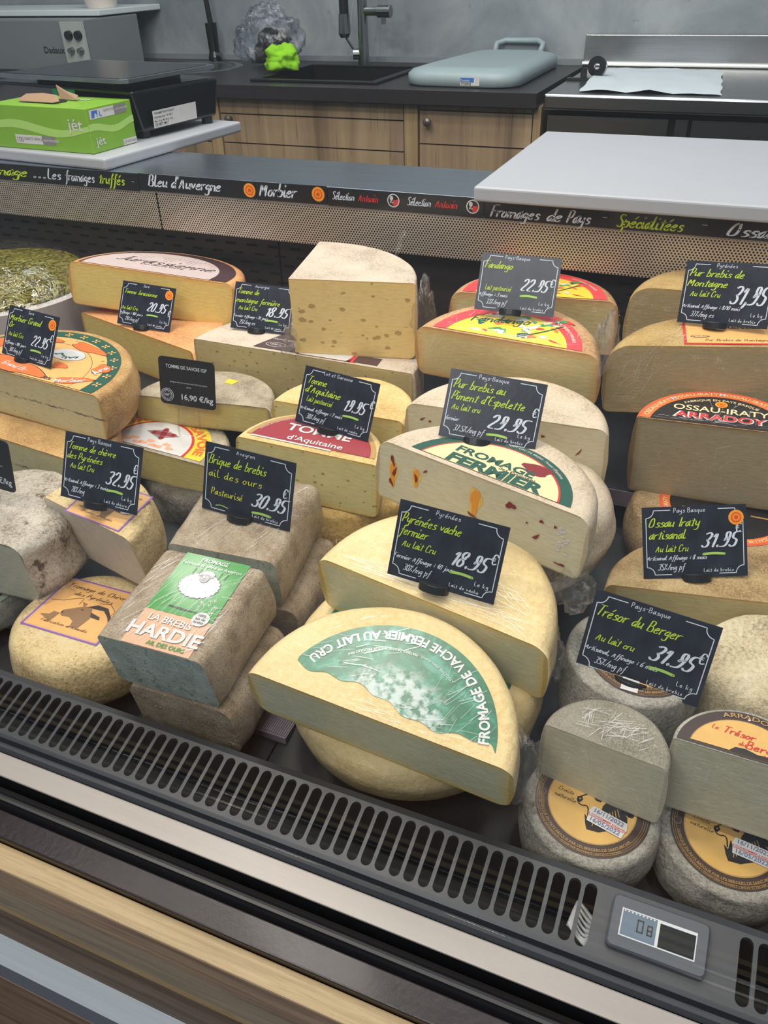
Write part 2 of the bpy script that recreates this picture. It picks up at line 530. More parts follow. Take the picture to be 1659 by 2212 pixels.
# ------------------------------------------------------------------ common materials
def wood(name, c1, c2, c3, axis='x', scale=1.0, rough=0.5, knots=False):
    m, nt, b = newmat(name); N = NT(nt)
    st = {'x': (4, 110, 110), 'z': (20, 20, 0.9)}[axis]
    v = N.obj(tuple(q * scale for q in st))
    v2 = N.obj(tuple(q * scale * 0.35 for q in st))
    a = N.noise(v, 2.2, 6, 0.6, 0.6); c = N.noise(v2, 1.4, 4, 0.5, 1.2)
    f = N.math('ADD', N.math('MULTIPLY', a, 0.5), N.math('MULTIPLY', c, 0.5))
    col = N.ramp(f, [(0.36, lin(c1)), (0.5, lin(c2)), (0.64, lin(c3))])
    g = N.noise(N.obj(tuple(q * scale * 4 for q in st)), 3, 3)
    col = N.mix(N.rng(g, 0.60, 0.72, 0, 0.45), col, lin(tuple(q * 0.55 for q in c1)))
    N.l(col, b.inputs['Base Color']); b.inputs['Roughness'].default_value = rough
    N.l(N.bump(g, 0.12, 0.0006), b.inputs['Normal'])
    return m
concrete_m, nt, b = newmat('concrete_wall'); N = NT(nt)
v = N.obj()
c = N.ramp(N.noise(v, 3.2, 8, 0.62, 0.4), [(0.34, lin((118, 126, 132))), (0.5, lin((140, 147, 152))), (0.62, lin((158, 164, 167)))])
c = N.mix(N.rng(N.noise(v, 40, 3), 0.68, 0.74, 0, 0.4), c, lin((88, 94, 100)))
N.l(c, b.inputs['Base Color']); b.inputs['Roughness'].default_value = 0.55
N.l(N.bump(N.noise(v, 60, 6), 0.15), b.inputs['Normal'])
steel = simple('brushed_steel', (176, 178, 180), 0.24, 1.0, 0.08, 8, 0.05, 60, stretch=(1, 40, 40))
steel_top = simple('steel_worktop', (168, 176, 186), 0.30, 1.0, 0.10, 6, 0.04, 60, stretch=(1, 20, 1))
alu = simple('aluminium_profile', (150, 145, 141), 0.42, 0.35, 0.03, 8, 0.03, 80, stretch=(0.4, 40, 1))
alu_grey = simple('grey_aluminium', (176, 186, 194), 0.45, 0.3, 0.06, 14, 0.05, 90, stretch=(0.4, 20, 20))
slate_plastic = simple('dark_grey_plastic', (48, 51, 58), 0.42, 0, 0.12, 20, 0.05, 300)
black_plastic = simple('black_plastic', (20, 21, 24), 0.35)
black_gloss = simple('black_gloss', (14, 15, 19), 0.18, coat=0.3)
void_m = simple('dark_void', (10, 10, 12), 0.9)
ledge_m = simple('brown_lacquered_metal', (26, 18, 22), 0.30, 0.0, bump=0.25, bscale=170, coat=0.12, spec=.35)
deck_m = simple('black_deck', (20, 23, 30), 0.5, 0, 0.2, 25, 0.1, 120)
lilac_m = simple('grey_shelf_edge', (112, 100, 108), 0.6)
board_m = simple('white_cutting_board', (166, 169, 177), 0.42, 0, 0.015, 12, 0.06, 60)
oak = wood('oak_light', (134, 116, 82), (156, 136, 100), (170, 150, 114), 'x', 0.9)
plank1 = wood('grey_brown_plank', (92, 76, 66), (122, 104, 90), (146, 128, 110), 'x', 0.7)
plank2 = wood('weathered_plank', (104, 98, 86), (134, 124, 108), (150, 138, 118), 'x', 1.0)
plank3 = wood('dark_plank', (74, 62, 54), (98, 84, 72), (120, 104, 88), 'x', 0.8)
cabm = wood('cabinet_oak', (118, 98, 76), (152, 130, 102), (172, 150, 118), 'z', 0.5, 0.55)
cabpost = wood('cabinet_post_oak', (140, 118, 84), (166, 142, 104), (180, 156, 116), 'z', 1.6, 0.55)
counter_m = simple('dark_counter_laminate', (40, 36, 38), 0.38, 0, 0.1, 60)
glass_m, nt, b = newmat('clear_glass'); N = NT(nt)
out = nt.nodes['Material Output']; tr = N.n('ShaderNodeBsdfTransparent'); gl = N.n('ShaderNodeBsdfGlossy'); gl.inputs['Roughness'].default_value = 0.0
fr = N.n('ShaderNodeLayerWeight'); fr.inputs['Blend'].default_value = 0.5
fz_ = N.math('ADD', 0.040, N.math('MULTIPLY', N.math('POWER', fr.outputs['Facing'], 5.0), 0.965))
ms = N.n('ShaderNodeMixShader'); N.l(fz_, ms.inputs[0]); N.l(tr.outputs[0], ms.inputs[1]); N.l(gl.outputs[0], ms.inputs[2]); N.l(ms.outputs[0], out.inputs[0])
tr.inputs[0].default_value = (0.97, 0.98, 0.98, 1)
def film_mat(name, tint, amount, sc=60, rough=0.08, edge=0.5):
    """crumpled clear film: transparent sheet with creased glossy highlights"""
    m, nt, b = newmat(name); N = NT(nt); nt.nodes.remove(b)
    out = nt.nodes['Material Output']; tr = N.n('ShaderNodeBsdfTransparent'); gl = N.n('ShaderNodeBsdfGlossy'); gl.inputs['Roughness'].default_value = rough
    tr.inputs[0].default_value = (*tint, 1)
    v = N.obj((1, 1.6, 1)); h = N.noise(v, sc, 5, 0.6, 1.0)
    N.l(N.bump(h, 1.0, 0.006), gl.inputs['Normal'])
    lw = N.n('ShaderNodeLayerWeight'); lw.inputs['Blend'].default_value = 0.35
    f = N.math('ADD', N.math('MULTIPLY', lw.outputs['Facing'], edge), amount, clamp=True)
    ms = N.n('ShaderNodeMixShader'); N.l(f, ms.inputs[0]); N.l(tr.outputs[0], ms.inputs[1]); N.l(gl.outputs[0], ms.inputs[2]); N.l(ms.outputs[0], out.inputs[0])
    return m
film = film_mat('cling_film', (0.96, 0.96, 0.96), 0.06, 90, .05, .30)
acrylic = film_mat('clear_acrylic', (0.94, 0.95, 0.95), 0.02, 12, 0.03, .20)

# perforated steel: round holes in a staggered pattern (5 mm pitch)
perf_m, nt, b = newmat('perforated_steel'); N = NT(nt)
tc = N.n('ShaderNodeTexCoord'); sx = N.n('ShaderNodeSeparateXYZ'); N.l(tc.outputs['Object'], sx.inputs[0])
P_ = 0.0052
def lattice(ox, oz):
    fx = N.math('SUBTRACT', N.math('FRACT', N.math('ADD', N.math('DIVIDE', sx.outputs[0], P_), ox + 500)), 0.5)
    fz = N.math('SUBTRACT', N.math('FRACT', N.math('ADD', N.math('DIVIDE', sx.outputs[2], P_ * 1.5), oz + 500)), 0.5)
    fz = N.math('MULTIPLY', fz, 1.5)
    return N.math('SQRT', N.math('ADD', N.math('MULTIPLY', fx, fx), N.math('MULTIPLY', fz, fz)))
dd = N.math('MINIMUM', lattice(0, 0), lattice(0.5, 0.5))
hole = N.rng(dd, 0.27, 0.33, 1, 0)
N.l(N.mix(hole, lin((206, 192, 176)), lin((22, 20, 20))), b.inputs['Base Color'])
N.l(N.rng(hole, 0, 1, 0.55, 0), b.inputs['Metallic']); b.inputs['Roughness'].default_value = 0.34
N.l(N.bump(hole, -0.4, 0.0008), b.inputs['Normal'])

# ------------------------------------------------------------------ the room
g = G(); g.box((-4.2, -1.2, -0.05), (2.2, 3.1, 0), wood('brown_floor_boards', (70, 52, 38), (92, 70, 52), (114, 90, 68), 'x', .25, .5)); tag(g.build('floor'), kind='structure')
g = G(); g.box((-4.2, 2.97, 0), (2.2, 3.09, 2.9), concrete_m); tag(g.build('wall_back'), kind='structure')

# ------------------------------------------------------------------ display case
XL, XR = -1.75, 0.55
def zlin(y): return 0.560 + 0.17 * (y - 0.45)
case = empty('refrigerated_display_case', I4, 'long refrigerated cheese counter with slotted front grille and wood plank front', 'display case')
# front grille with long slots
def grille():
    g = G(); yt, zt, yb, zb = 0.4195, 0.6445, 0.3635, 0.6305
    def pt(x, t, dz=0): return (x, yt + (yb - yt) * t, zt + (zb - zt) * t + dz)
    p = 0.0137; w = 0.0102; x = -1.02; th0 = 0.05; th1 = 0.94
    r = w / 2 / 0.0577
    cells = []
    while x < 0.45:
        skip = 0.004 < x < 0.108
        cells.append((x, skip)); x += p
    for x, skip in cells:
        if skip:
            g.add([pt(x, 0), pt(x + p, 0), pt(x + p, 1), pt(x, 1)], [(3, 2, 1, 0)], slate_plastic); continue
        xc = x + p / 2; hole = []
        for k in range(9): a = PI * k / 8; hole.append((xc + w / 2 * math.cos(a), th0 + r - r * math.sin(a)))
        for k in range(9): a = PI + PI * k / 8; hole.append((xc + w / 2 * math.cos(a), th1 - r - r * math.sin(a)))
        n = len(hole)
        # frame ring: project every hole point onto the cell border
        ring = []
        for k, (hx, ht) in enumerate(hole):
            if k in (4,): ring.append((xc, 0))
            elif k < 4: ring.append((x + p, 0) if k == 2 else ((x + p, th0 * (1 - k / 2) + 0) if k < 2 else (xc + (p / 2) * (4 - k) / 2, 0)))
            elif k < 9: ring.append((x, 0) if k == 6 else ((xc - (p / 2) * (k - 4) / 2, 0) if k < 6 else (x, th0 * (k - 6) / 2)))
            elif k < 13: ring.append((x, 1) if k == 11 else ((x, th1 + (1 - th1) * (k - 9) / 2) if k < 11 else (x + (p / 2) * (k - 11) / 2, 1)))
            elif k == 13: ring.append((xc, 1))
            else: ring.append((x + p, 1) if k == 15 else ((xc + (p / 2) * (k - 13) / 2, 1) if k < 15 else (x + p, 1 - (1 - th1) * (k - 15) / 2)))
        vs = [pt(a, t) for a, t in hole] + [pt(a, t) for a, t in ring] + [pt(a, t, -0.004) for a, t in hole]
        fs = []
        for k in range(n):
            q = (k + 1) % n
            fs.append((k, n + k, n + q, q)); fs.append((k, q, 2 * n + q, 2 * n + k))
        g.add(vs, fs, slate_plastic)
    return g
grille().build('air_grille', case)
# lip behind the grille, channel in front of it
g = G()
g.add([(XL, .4195, .6445), (XR, .4195, .6445), (XR, .427, .6425), (XL, .427, .6425), (XL, .427, .565), (XR, .427, .565)], [(0, 1, 2, 3), (3, 2, 5, 4)], slate_plastic)
g.build('grille_lip', case)
g = G()
prof = [(.3635, .6305), (.3600, .6285), (.3585, .622), (.3555, .6215), (.3535, .6285), (.350, .6290), (.3475, .6240)]
for (a, b2), (c2, d2) in zip(prof, prof[1:]): g.add([(XL, a, b2), (XR, a, b2), (XR, c2, d2), (XL, c2, d2)], [(0, 1, 2, 3)], slate_plastic)
g.build('glass_channel', case)
g = G(); g.box((XL, .352, .50), (XR, .427, .56), void_m); g.build('air_duct', case)
g = G(); g.box((XL, .3245, .600), (XR, .3460, .6225), black_plastic); g.box((XL, .3233, .6227), (XR, .3465, .6255), alu); g.build('handrail_profile', case, bevel=.002)
g = G()
for y0, z0, y1, z1, mt in ((.3225, .605, .3130, .612, void_m), (.3130, .612, .3040, .6165, black_gloss), (.3040, .6165, .2990, .606, black_plastic)):
    g.add([(XL, y0, z0), (XR, y0, z0), (XR, y1, z1), (XL, y1, z1)], [(0, 1, 2, 3)], mt)
g.tube([(XL, .3085, .6095), (XR, .3085, .6095)], .0066, simple('bumper_rubber', (14, 15, 20), .45), 16)
g.build('bumper_rail', case)
g = G(); g.box((XL, .2738, .560), (XR, .2985, .6135), ledge_m); g.build('metal_ledge', case, bevel=.0015)
g = G(); g.box((XL, .2516, .560), (XR, .2733, .6050), oak); g.build('oak_edging', case, bevel=.0012)
front_prof = [('plank', .2513, .6035, .2462, .5820, plank1), ('plank', .2462, .5808, .2432, .5480, plank2), ('plank', .2434, .5462, .2426, .5400, oak), ('plank', .2426, .5392, .2402, .4850, plank3),
              ('aluminium_strip', .2400, .4845, .2222, .4635, alu_grey), ('kick_strip', .2222, .4630, .2222, .4295, simple('blue_grey_strip', (104, 116, 130), .5)), ('plank', .2215, .4285, .2215, .08, plank1)]
for nm, ya, za, yb_, zb_, mt in front_prof:
    g = G(); g.add([(x, y, z) for x in (XL, XR) for y, z in ((ya, za), (yb_, zb_), (.258, zb_), (.258, za))], [(0, 4, 5, 1), (1, 5, 6, 2), (2, 6, 7, 3), (3, 7, 4, 0), (0, 1, 2, 3), (7, 6, 5, 4)], mt); g.build(nm, case)
g = G(); g.box((XL, .262, .02), (XR, 1.40, .48), void_m); g.build('base_cabinet', case)
# sloping deck, rear shelf, rear wall
g = G()
for i, (xa, xb) in enumerate(((-1.75, -.957), (-.955, -.362), (-.360, .02), (.022, .55))):
    g.add([(xa, .43, zlin(.43)), (xb, .43, zlin(.43)), (xb, 1.3, zlin(1.3)), (xa, 1.3, zlin(1.3)), (xa, .43, .5), (xb, .43, .5), (xb, 1.3, .5), (xa, 1.3, .5)],
          [(0, 1, 2, 3), (7, 6, 5, 4), (0, 4, 5, 1), (1, 5, 6, 2), (2, 6, 7, 3), (3, 7, 4, 0)], deck_m)
g.build('sloping_deck', case)
g = G(); g.box((XL, .951, .680), (-.045, 1.318, .700), deck_m); g.box((XL, .9495, .677), (-.045, .951, .7005), lilac_m); g.build('rear_shelf', case)
g = G(); g.box((-.044, 1.065, .680), (XR, 1.318, .700), deck_m); g.build('rear_shelf', case)
g = G(); g.box((XL, 1.32, .50), (XR, 1.34, .955), simple('grey_brown_duct_panel', (62, 55, 52), .5, .2, .1, 10))
g.box((-.776, 1.318, .70), (-.774, 1.3205, .955), void_m); g.build('rear_duct', case)
g = G(); rnd = random.Random(3)
for row in range(10):
    z = .935 - row * .0165; x = XL + (row % 3) * .016
    while x < XR:
        if not (-.60 < x < -.18): g.box((x, 1.3192, z), (x + .022, 1.3202, z + .0040), void_m)
        x += .046
tag(g.build('vent_slots', case), kind='stuff')
g = G(); g.box((XL, 1.2795, .880), (-1.003, 1.2805, .9485), perf_m); g.build('perforated_panel', case)
g = G(); g.box((-1.000, 1.2800, .880), (XR, 1.2812, .9485), perf_m); g.build('perforated_panel', case)
g = G(); g.prism([(-1.75, 1.2785), (.55, 1.2785), (.55, 1.2835), (-1.75, 1.2835)], .9475, .9515, alu); g.build('panel_lip', case)
g = G(); g.box((XL, 1.2812, .948), (XR, 1.470, .979), steel_top); g.box((XL, 1.455, .50), (XR, 1.470, .948), steel); g.build('steel_worktop', case, bevel=.0015)
# front glass
g = G(); gt = math.tan(R_(14)); g.add([(x, .3562 + dy + (z - .6225) * gt, z) for z in (.6225, 1.62) for x, dy in ((XL, 0), (XR, 0), (XR, .006), (XL, .006))], [(0, 3, 2, 1), (4, 5, 6, 7), (0, 1, 5, 4), (1, 2, 6, 5), (2, 3, 7, 6), (3, 0, 4, 7)], glass_m); g.build('front_glass', case)
# display supports hidden under the rear stacks
for (lo, hi) in (((-.37, .99, .7005), (-.125, 1.30, .786)), ((-.33, .865, .705), (-.10, .945, .737)), ((-.90, .735, .62), (-.72, .93, .655))):
    pass

# pool of light on the ribbed deck, put in as pale lilac strips
g = G()
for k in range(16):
    x0 = -.392 + k * .0026; g.box((x0, .505, zlin(.505)), (x0 + .0016, .56, zlin(.56) + .001), simple('lit_deck_ribs', (150, 138, 150), .5) if k == 0 else bpy.data.materials['lit_deck_ribs'])
g.box((-.393, .503, zlin(.50)), (-.350, .562, zlin(.562) - .0006), bpy.data.materials['lit_deck_ribs'])
tag(g.build('lit_deck_ribs'), 'small pool of light on the ribbed dark deck left of the bottom wheel, made as lilac grey ribs', 'mat')

# ------------------------------------------------------------------ shelf-edge label cards
def fit_text(s, size, width, wt=.105, shear=.28, brush=.4):
    V, Fc, W = pen_text(s, size, wt, shear, 1.0, brush=brush, narrow=.72)
    W = max(a for a, b in V); k = width / W
    return [(a * k, b) for a, b in V], Fc, width
def edge_card(name, x0, x1, label, parts, z0=.9495, z1=.9795, y=1.2775, rot=0):
    t = empty(name, Matrix.Translation((x0, y, z0)) @ Matrix.Rotation(R_(rot), 4, 'Y'), label, 'label strip', 'black shelf edge label cards')
    g = G(); w = x1 - x0; h = z1 - z0
    g.box((0, 0, 0), (w, .0012, h), simple('label_card_black', (22, 21, 22), .35, coat=.3) if 'label_card_black' not in bpy.data.materials else bpy.data.materials['label_card_black'])
    g.build('card', t)
    g = G(); m3 = lambda a, b, z: (a, -z, b)
    for p in parts:
        k, mt, u, v, sz, s = p
        if k == 'pen': put(g, fit_text(s, sz * h, u[1] - u[0]), mt, u[0] - x0, v * h, .0004, 0, m3); continue
        u = (u - x0) / w
        gb = G()
        if k == 'aop': badge(gb, u * w, v * h, sz * h, .0004, m3)
        elif k == 'logo':
            cx, cy, r = u * w, v * h, sz * h
            for mt2, rr, zz in ((white, r, .0004), (black, r * .84, .0005)):
                gb.add([m3(cx + rr * math.cos(a * PI / 12), cy + rr * math.sin(a * PI / 12), zz) for a in range(24)], [tuple(range(24))], mt2)
            q = [(cx, cy + r * .1)] + [(cx + r * .82 * math.cos(a * PI / 16), cy + r * .82 * math.sin(a * PI / 16)) for a in range(1, -9, -1)]
            gb.add([m3(a, b, .0007) for a, b in q], [tuple(range(len(q)))], red)
            for (ax, ay, rx, ry) in ((-.3, .35, .28, .34), (-.42, -.25, .12, .14), (-.1, -.3, .09, .12), (-.3, -.02, .14, .1)):
                gb.add([m3(cx + ax * r + rx * r * math.cos(a * PI / 8), cy + ay * r + ry * r * math.sin(a * PI / 8), .0006) for a in range(16)], [tuple(range(16))], white)
            for (ax, ay) in ((-.4, .42), (-.22, .42)):
                gb.add([m3(cx + ax * r + .05 * r * math.cos(a * PI / 3), cy + ay * r + .05 * r * math.sin(a * PI / 3), .0008) for a in range(6)], [tuple(range(6))], black)
        gb.build('badge', t)
    g.build('lettering', t)
edge_card('shelf_label', -1.52, -1.035, 'black shelf edge strip reading Les fromages truffés in white and lime', [
    ('pen', lime, (-1.415, -1.300), .30, .62, 'romage'), ('pen', chalkw, (-1.288, -1.255), .30, .6, '...'), ('pen', chalkw, (-1.251, -1.216), .30, .62, 'Les'),
    ('pen', chalkw, (-1.207, -1.136), .30, .62, 'fromages'), ('pen', lime, (-1.127, -1.066), .30, .62, 'truffés'), ('pen', chalkw, (-1.052, -1.045), .30, .5, '-')], rot=.3)
edge_card('shelf_label', -1.034, -.786, 'black shelf edge card reading Bleu d\'Auvergne with orange badge', [
    ('pen', chalkw, (-1.013, -.856), .30, .66, "Bleu d'Auvergne"), ('aop', None, -.7975, .5, .40, '')])
edge_card('shelf_label', -.7845, -.646, 'short black shelf edge card reading Morbier with orange badge', [
    ('pen', chalkw, (-.7775, -.702), .26, .72, 'Morbier'), ('aop', None, -.6627, .55, .40, '')], rot=-.4)
edge_card('shelf_label', -.645, -.371, 'black shelf edge card with white and red script and two round portrait logos', [
    ('pen', chalkw, (-.636, -.595), .38, .42, 'Sélection'), ('pen', red, (-.588, -.552), .38, .42, 'Antonin'), ('logo', None, -.5248, .55, .36, ''),
    ('pen', chalkw, (-.500, -.459), .38, .42, 'Sélection'), ('pen', red, (-.452, -.414), .38, .42, 'Antonin'), ('logo', None, -.3887, .55, .36, '')])
edge_card('shelf_label', -.370, -.0135, 'black shelf edge card reading Fromages de Pays Spécialitées', [
    ('pen', chalkw, (-.3587, -.279), .14, .60, 'Fromages'), ('pen', chalkw, (-.269, -.245), .14, .60, 'de'), ('pen', chalkw, (-.238, -.201), .14, .60, 'Pays'), ('pen', chalkw, (-.187, -.178), .28, .5, '-'),
    ('pen', lime, (-.1625, -.066), .14, .60, 'Spécialitées'), ('pen', chalkw, (-.045, -.035), .28, .5, '-')])
edge_card('shelf_label', -.013, .45, 'black shelf edge card reading Ossau at the right end', [('pen', chalkw, (-.007, .130), .14, .60, 'Ossau-Iraty')])

# ------------------------------------------------------------------ things on the steel worktop
t = empty('cutting_board', Matrix.Translation((0, 0, .9795)), 'large white cutting board overhanging the right end of the steel worktop', 'cutting board')
g = G(); g.box((-.382, 1.255, 0), (.50, 1.735, .0225), board_m); g.build('board', t, bevel=.004, seg=3)
t = empty('cutting_board', Matrix.Translation((0, 0, .9795)), 'white cutting board on the left under the black scale and glove box', 'cutting board')
g = G(); M = Matrix.Translation((-1.102, 1.275, 0)) @ Matrix.Rotation(R_(-5.5), 4, 'Z')
g.box((-.62, 0, 0), (0, .425, .0215), board_m, M); g.build('board', t, bevel=.005, seg=3)

# black weighing scale with steel platter
ZB = 1.0015
t = empty('weighing_scale', pose((-1.142, 1.445, ZB), -6), 'black counter weighing scale with steel platter on the left board', 'scale')
g = G()
g.add([(-.40, 0.01, .012), (0, 0.01, .012), (0.008, .235, .012), (-.40, .235, .012), (-.40, -.01, .096), (.004, -.012, .090), (.016, .245, .088), (-.40, .245, .096)],
      [(0, 3, 2, 1), (4, 5, 6, 7), (0, 1, 5, 4), (1, 2, 6, 5), (2, 3, 7, 6), (3, 0, 4, 7)], black_gloss)
g.build('body', t, bevel=.006, seg=3)
g = G(); g.box((-.30, .03, .09), (-.05, .20, .104), black_plastic); g.build('platter_support', t)
g = G(); platter = simple('dark_brushed_platter', (70, 74, 82), .22, .9, .05, 10, stretch=(1, 30, 1))
pl = [(-.36, -.02), (-.005, -.03), (.010, -.018), (.018, .235), (.006, .25), (-.36, .245)]
g.prism(pl, .105, .112, steel); g.prism([(-.352, -.008), (-.012, -.018), (-.002, -.008), (.004, .226), (-.004, .236), (-.352, .233)], .1121, .1126, platter); g.build('platter', t, bevel=.0015)
for x, y in ((-.02, .03), (-.005, .215), (-.37, .03), (-.37, .215)):
    g = G(); g.lathe([(0, 0), (.012, 0), (.012, .016), (0, .016)], black_plastic, (x, y, 0), 14); g.build('foot', t)
g = G(); m3 = lambda a, b, z: (a * 0 + .0085 + b * .045 + .0012 + z, a, b)
g.add([m3(.03, .018, 0), m3(.165, .018, 0), m3(.165, .050, 0), m3(.03, .050, 0)], [(0, 1, 2, 3)], white)
for i, (s_, sz) in enumerate((('TRANSMETTEUR TYPE 8217', .0035), ('Operating temp -10 +40 C', .0035), ('Max 15 kg  Min 40 g  e 5 g', .0035), ('CE 0071 M17', .005))):
    put(g, print_text(s_, sz, .005, 'l'), black, .034, .043 - i * .0072, .0004, 0, m3)
g.build('rating_plate', t)
g = G(); g.add([(-.215, -.0095, .070), (-.150, -.0095, .070), (-.150, -.0105, .088), (-.215, -.0105, .088)], [(0, 1, 2, 3)], simple('green_sticker', (20, 140, 88), .5))
put(g, print_text('VERIFIED', .006, .01, 'c'), dgreen, -.182, .075, .0112, 0, lambda a, b, z: (a, -z, b)); g.build('green_sticker', t)

# box of vinyl gloves
t = empty('glove_box', pose((-1.146, 1.302, ZB), -3), 'lime green cardboard box of vinyl gloves with torn top opening', 'box')
gm = simple('lime_card', (124, 172, 50), .45, var=.03, coat=.2); gml = simple('light_lime_print', (168, 208, 110), .45)
gm3 = simple('brown_card', (150, 122, 96), .8)
W_, L_, H_ = .25, .125, .078
g = G()
g.box((-W_, 0, 0), (0, L_, H_), gm); g.build('carton', t, bevel=.0015)
g = G()
pts = [(-.150 + .050 * math.cos(a * PI / 12), .055 + .026 * math.sin(a * PI / 12)) for a in range(24)]
poly(g, void_m, pts, H_ + .0012); g.build('opening', t)
g = G(); fl = [(-.195, .030, H_ + .002), (-.105, .028, H_ + .002), (-.095, .036, H_ + .004), (-.110, .048, H_ + .012), (-.150, .052, H_ + .014), (-.190, .048, H_ + .012), (-.202, .036, H_ + .004)]
g.add(fl + [(a, b, c + .0012) for a, b, c in fl], [(0, 1, 2, 3, 4, 5, 6), (13, 12, 11, 10, 9, 8, 7)] + [(i, (i + 1) % 7, 7 + (i + 1) % 7, 7 + i) for i in range(7)], gm3); g.build('torn_flap', t)
g = G(); fl = [(-.130, .075, H_ + .002), (-.085, .070, H_ + .003), (-.088, .080, H_ + .008), (-.120, .084, H_ + .014), (-.148, .088, H_ + .024)]
g.add(fl + [(a, b + .001, c + .0012) for a, b, c in fl], [(0, 1, 2, 3, 4), (9, 8, 7, 6, 5)] + [(i, (i + 1) % 5, 5 + (i + 1) % 5, 5 + i) for i in range(5)], gm3); g.build('torn_flap', t)
g = G(); m3 = lambda a, b, z: (a, -z, b)
wavep = [(-.25 + i * .25 / 20, .046 + .007 * math.sin(i * .33)) for i in range(21)]; wave2 = [(a, b - .012 - .004 * math.sin(i * .2)) for i, (a, b) in enumerate(wavep)]
g.add([m3(a, b, .0003) for a, b in wavep + wave2], [(i, i + 1, 22 + i, 21 + i) for i in range(20)], gml)
g.add([m3(a, b, .0004) for a, b in ((-.195, .010), (-.125, .010), (-.125, .026), (-.195, .026))], [(0, 1, 2, 3)], white)
g.add([m3(a, b, .0004) for a, b in ((-.125, .010), (-.092, .010), (-.092, .026), (-.125, .026))], [(0, 1, 2, 3)], greyp)
put(g, print_text('100', .009, 0, 'l'), greyp, -.191, .013, .0008, 0, m3); put(g, print_text('GANTS VINYLE', .005, .01, 'l'), greyp, -.172, .017, .0008, 0, m3); put(g, print_text('NON POUDRÉS', .004, .02, 'l'), white, -.122, .016, .0008, 0, m3)
put(g, print_text('jét', .020, .01, 'c', 1.2), white, -.032, .040, .0008, 0, m3)
g.build('front_print', t)
g = G(); m3 = lambda a, b, z: (z, a, b)
wavep = [(i * L_ / 20, .046 + .005 * math.sin(i * .33 + 1)) for i in range(21)]; wave2 = [(a, b - .012) for a, b in wavep]
g.add([m3(a, b, .0003) for a, b in wavep + wave2], [(i, i + 1, 22 + i, 21 + i) for i in range(20)], gml)
g.add([m3(a, b, .0004) for a, b in ((.008, .058), (.075, .058), (.075, .074), (.008, .074))], [(0, 1, 2, 3)], white)
g.add([m3(a, b, .0005) for a, b in ((.075, .058), (.108, .058), (.108, .074), (.075, .074))], [(0, 1, 2, 3)], greyp)
g.add([m3(a, b, .0006) for a, b in ((.012, .060), (.020, .060), (.022, .068), (.026, .066), (.028, .060), (.030, .072), (.014, .072))], [(0, 1, 2, 3, 4, 5, 6)], blue)
put(g, print_text('L', .009, .02, 'l'), blue, .034, .061, .0008, 0, m3); put(g, print_text('GANTS VINYLE', .004, 0, 'l'), greyp, .045, .067, .0008, 0, m3); put(g, print_text('NON POUDRÉS', .0035, .01, 'l'), white, .078, .065, .0008, 0, m3)
put(g, print_text('jét', .014, .01, 'c', 1.2), white, .024, .013, .0008, 0, m3)
g.add([m3(a, b, .0004) for a, b in ((.085, .001), (.124, .001), (.124, .012), (.085, .012))], [(0, 1, 2, 3)], white); put(g, print_text('GTV9714XL', .005, 0, 'c'), greyp, .105, .004, .0008, 0, m3)
g.build('side_print', t)
g = G(); put(g, print_text('jét', .018, .01, 'c', 1.4), white, -.085, .095, H_ + .0013, 180); g.build('top_print', t)

# ------------------------------------------------------------------ rear service counter
rc = empty('rear_counter', I4, 'dark rear service counter over oak cabinets along the concrete wall', 'counter')
g = G()
SX0, SX1, SY0, SY1 = -1.44, -1.04, 2.40, 2.84
for lo, hi in (((-4.0, 2.315, .955), (SX0, 2.965, .99)), ((SX1, 2.315, .955), (-.542, 2.965, .99)), ((SX0, 2.315, .955), (SX1, SY0, .99)), ((SX0, SY1, .955), (SX1, 2.965, .99))): g.box(lo, hi, counter_m)
g.box((-4.0, 2.335, .950), (-.542, 2.345, .956), black_plastic)
g.build('worktop', rc)
g = G(); g.box((-4.0, 2.95, .99), (-.542, 2.97, 1.006), simple('grey_upstand', (126, 132, 138), .5)); g.build('upstand', rc)
xs = [(-2.36, -1.60, 1), (-1.546, -.927, 1), (-.892, -.553, 2)]
for (x0, x1, nd) in ((-1.545, -.929, 0), (-.885, -.556, 1), (-2.24, -1.585, 0)):
    cab = empty('base_cabinet', I4, {-1.545: 'wide oak cabinet under the black sink', -.885: 'narrow oak cabinet left of the steel table', -2.24: 'oak cabinet behind the white board at the left'}[x0], 'cabinet', None)
    g = G(); g.box((x0, 2.372, .05), (x1, 2.93, .82 if x0 == -1.545 else .945), cabm); g.build('carcass', cab)
    top = .906 if nd == 0 else .936
    mid = .823 if nd == 0 else .848
    g = G(); g.box((x0 + .004, 2.352, top + .002), (x1 - .002, 2.3715, .954), cabm); g.build('panel', cab)
    g = G(); g.box((x0 + .004, 2.352, mid + .002), (x1 - .002, 2.3715, top - .002), cabm); d_ = g.build('door', cab)
    g = G(); g.box((x0 + .004, 2.352, .08), (x1 - .002, 2.3715, mid - .002), cabm); g.build('door', cab)
    kx = x0 + .040 if nd == 0 else x0 + .032
    g = G(); Mk = Matrix.Translation((kx, 2.3515, top - (.012 if nd == 0 else .028))) @ Matrix.Rotation(R_(90), 4, 'X')
    g.lathe([(0, 0), (.006, 0), (.006, .012), (.011, .016), (.011, .022), (.004, .025), (0, .025)], simple('dull_metal_knob', (120, 112, 104), .4, .8) if 'dull_metal_knob' not in bpy.data.materials else bpy.data.materials['dull_metal_knob'], M=Mk)
    kn = g.build('knob', d_)
for i, (x0, x1) in enumerate(((-1.584, -1.5465), (-.9275, -.8865), (-.5545, -.534))):
    g = G(); g.box((x0, 2.350, .05), (x1, 2.90, .9545), cabpost); g.build('post', rc)
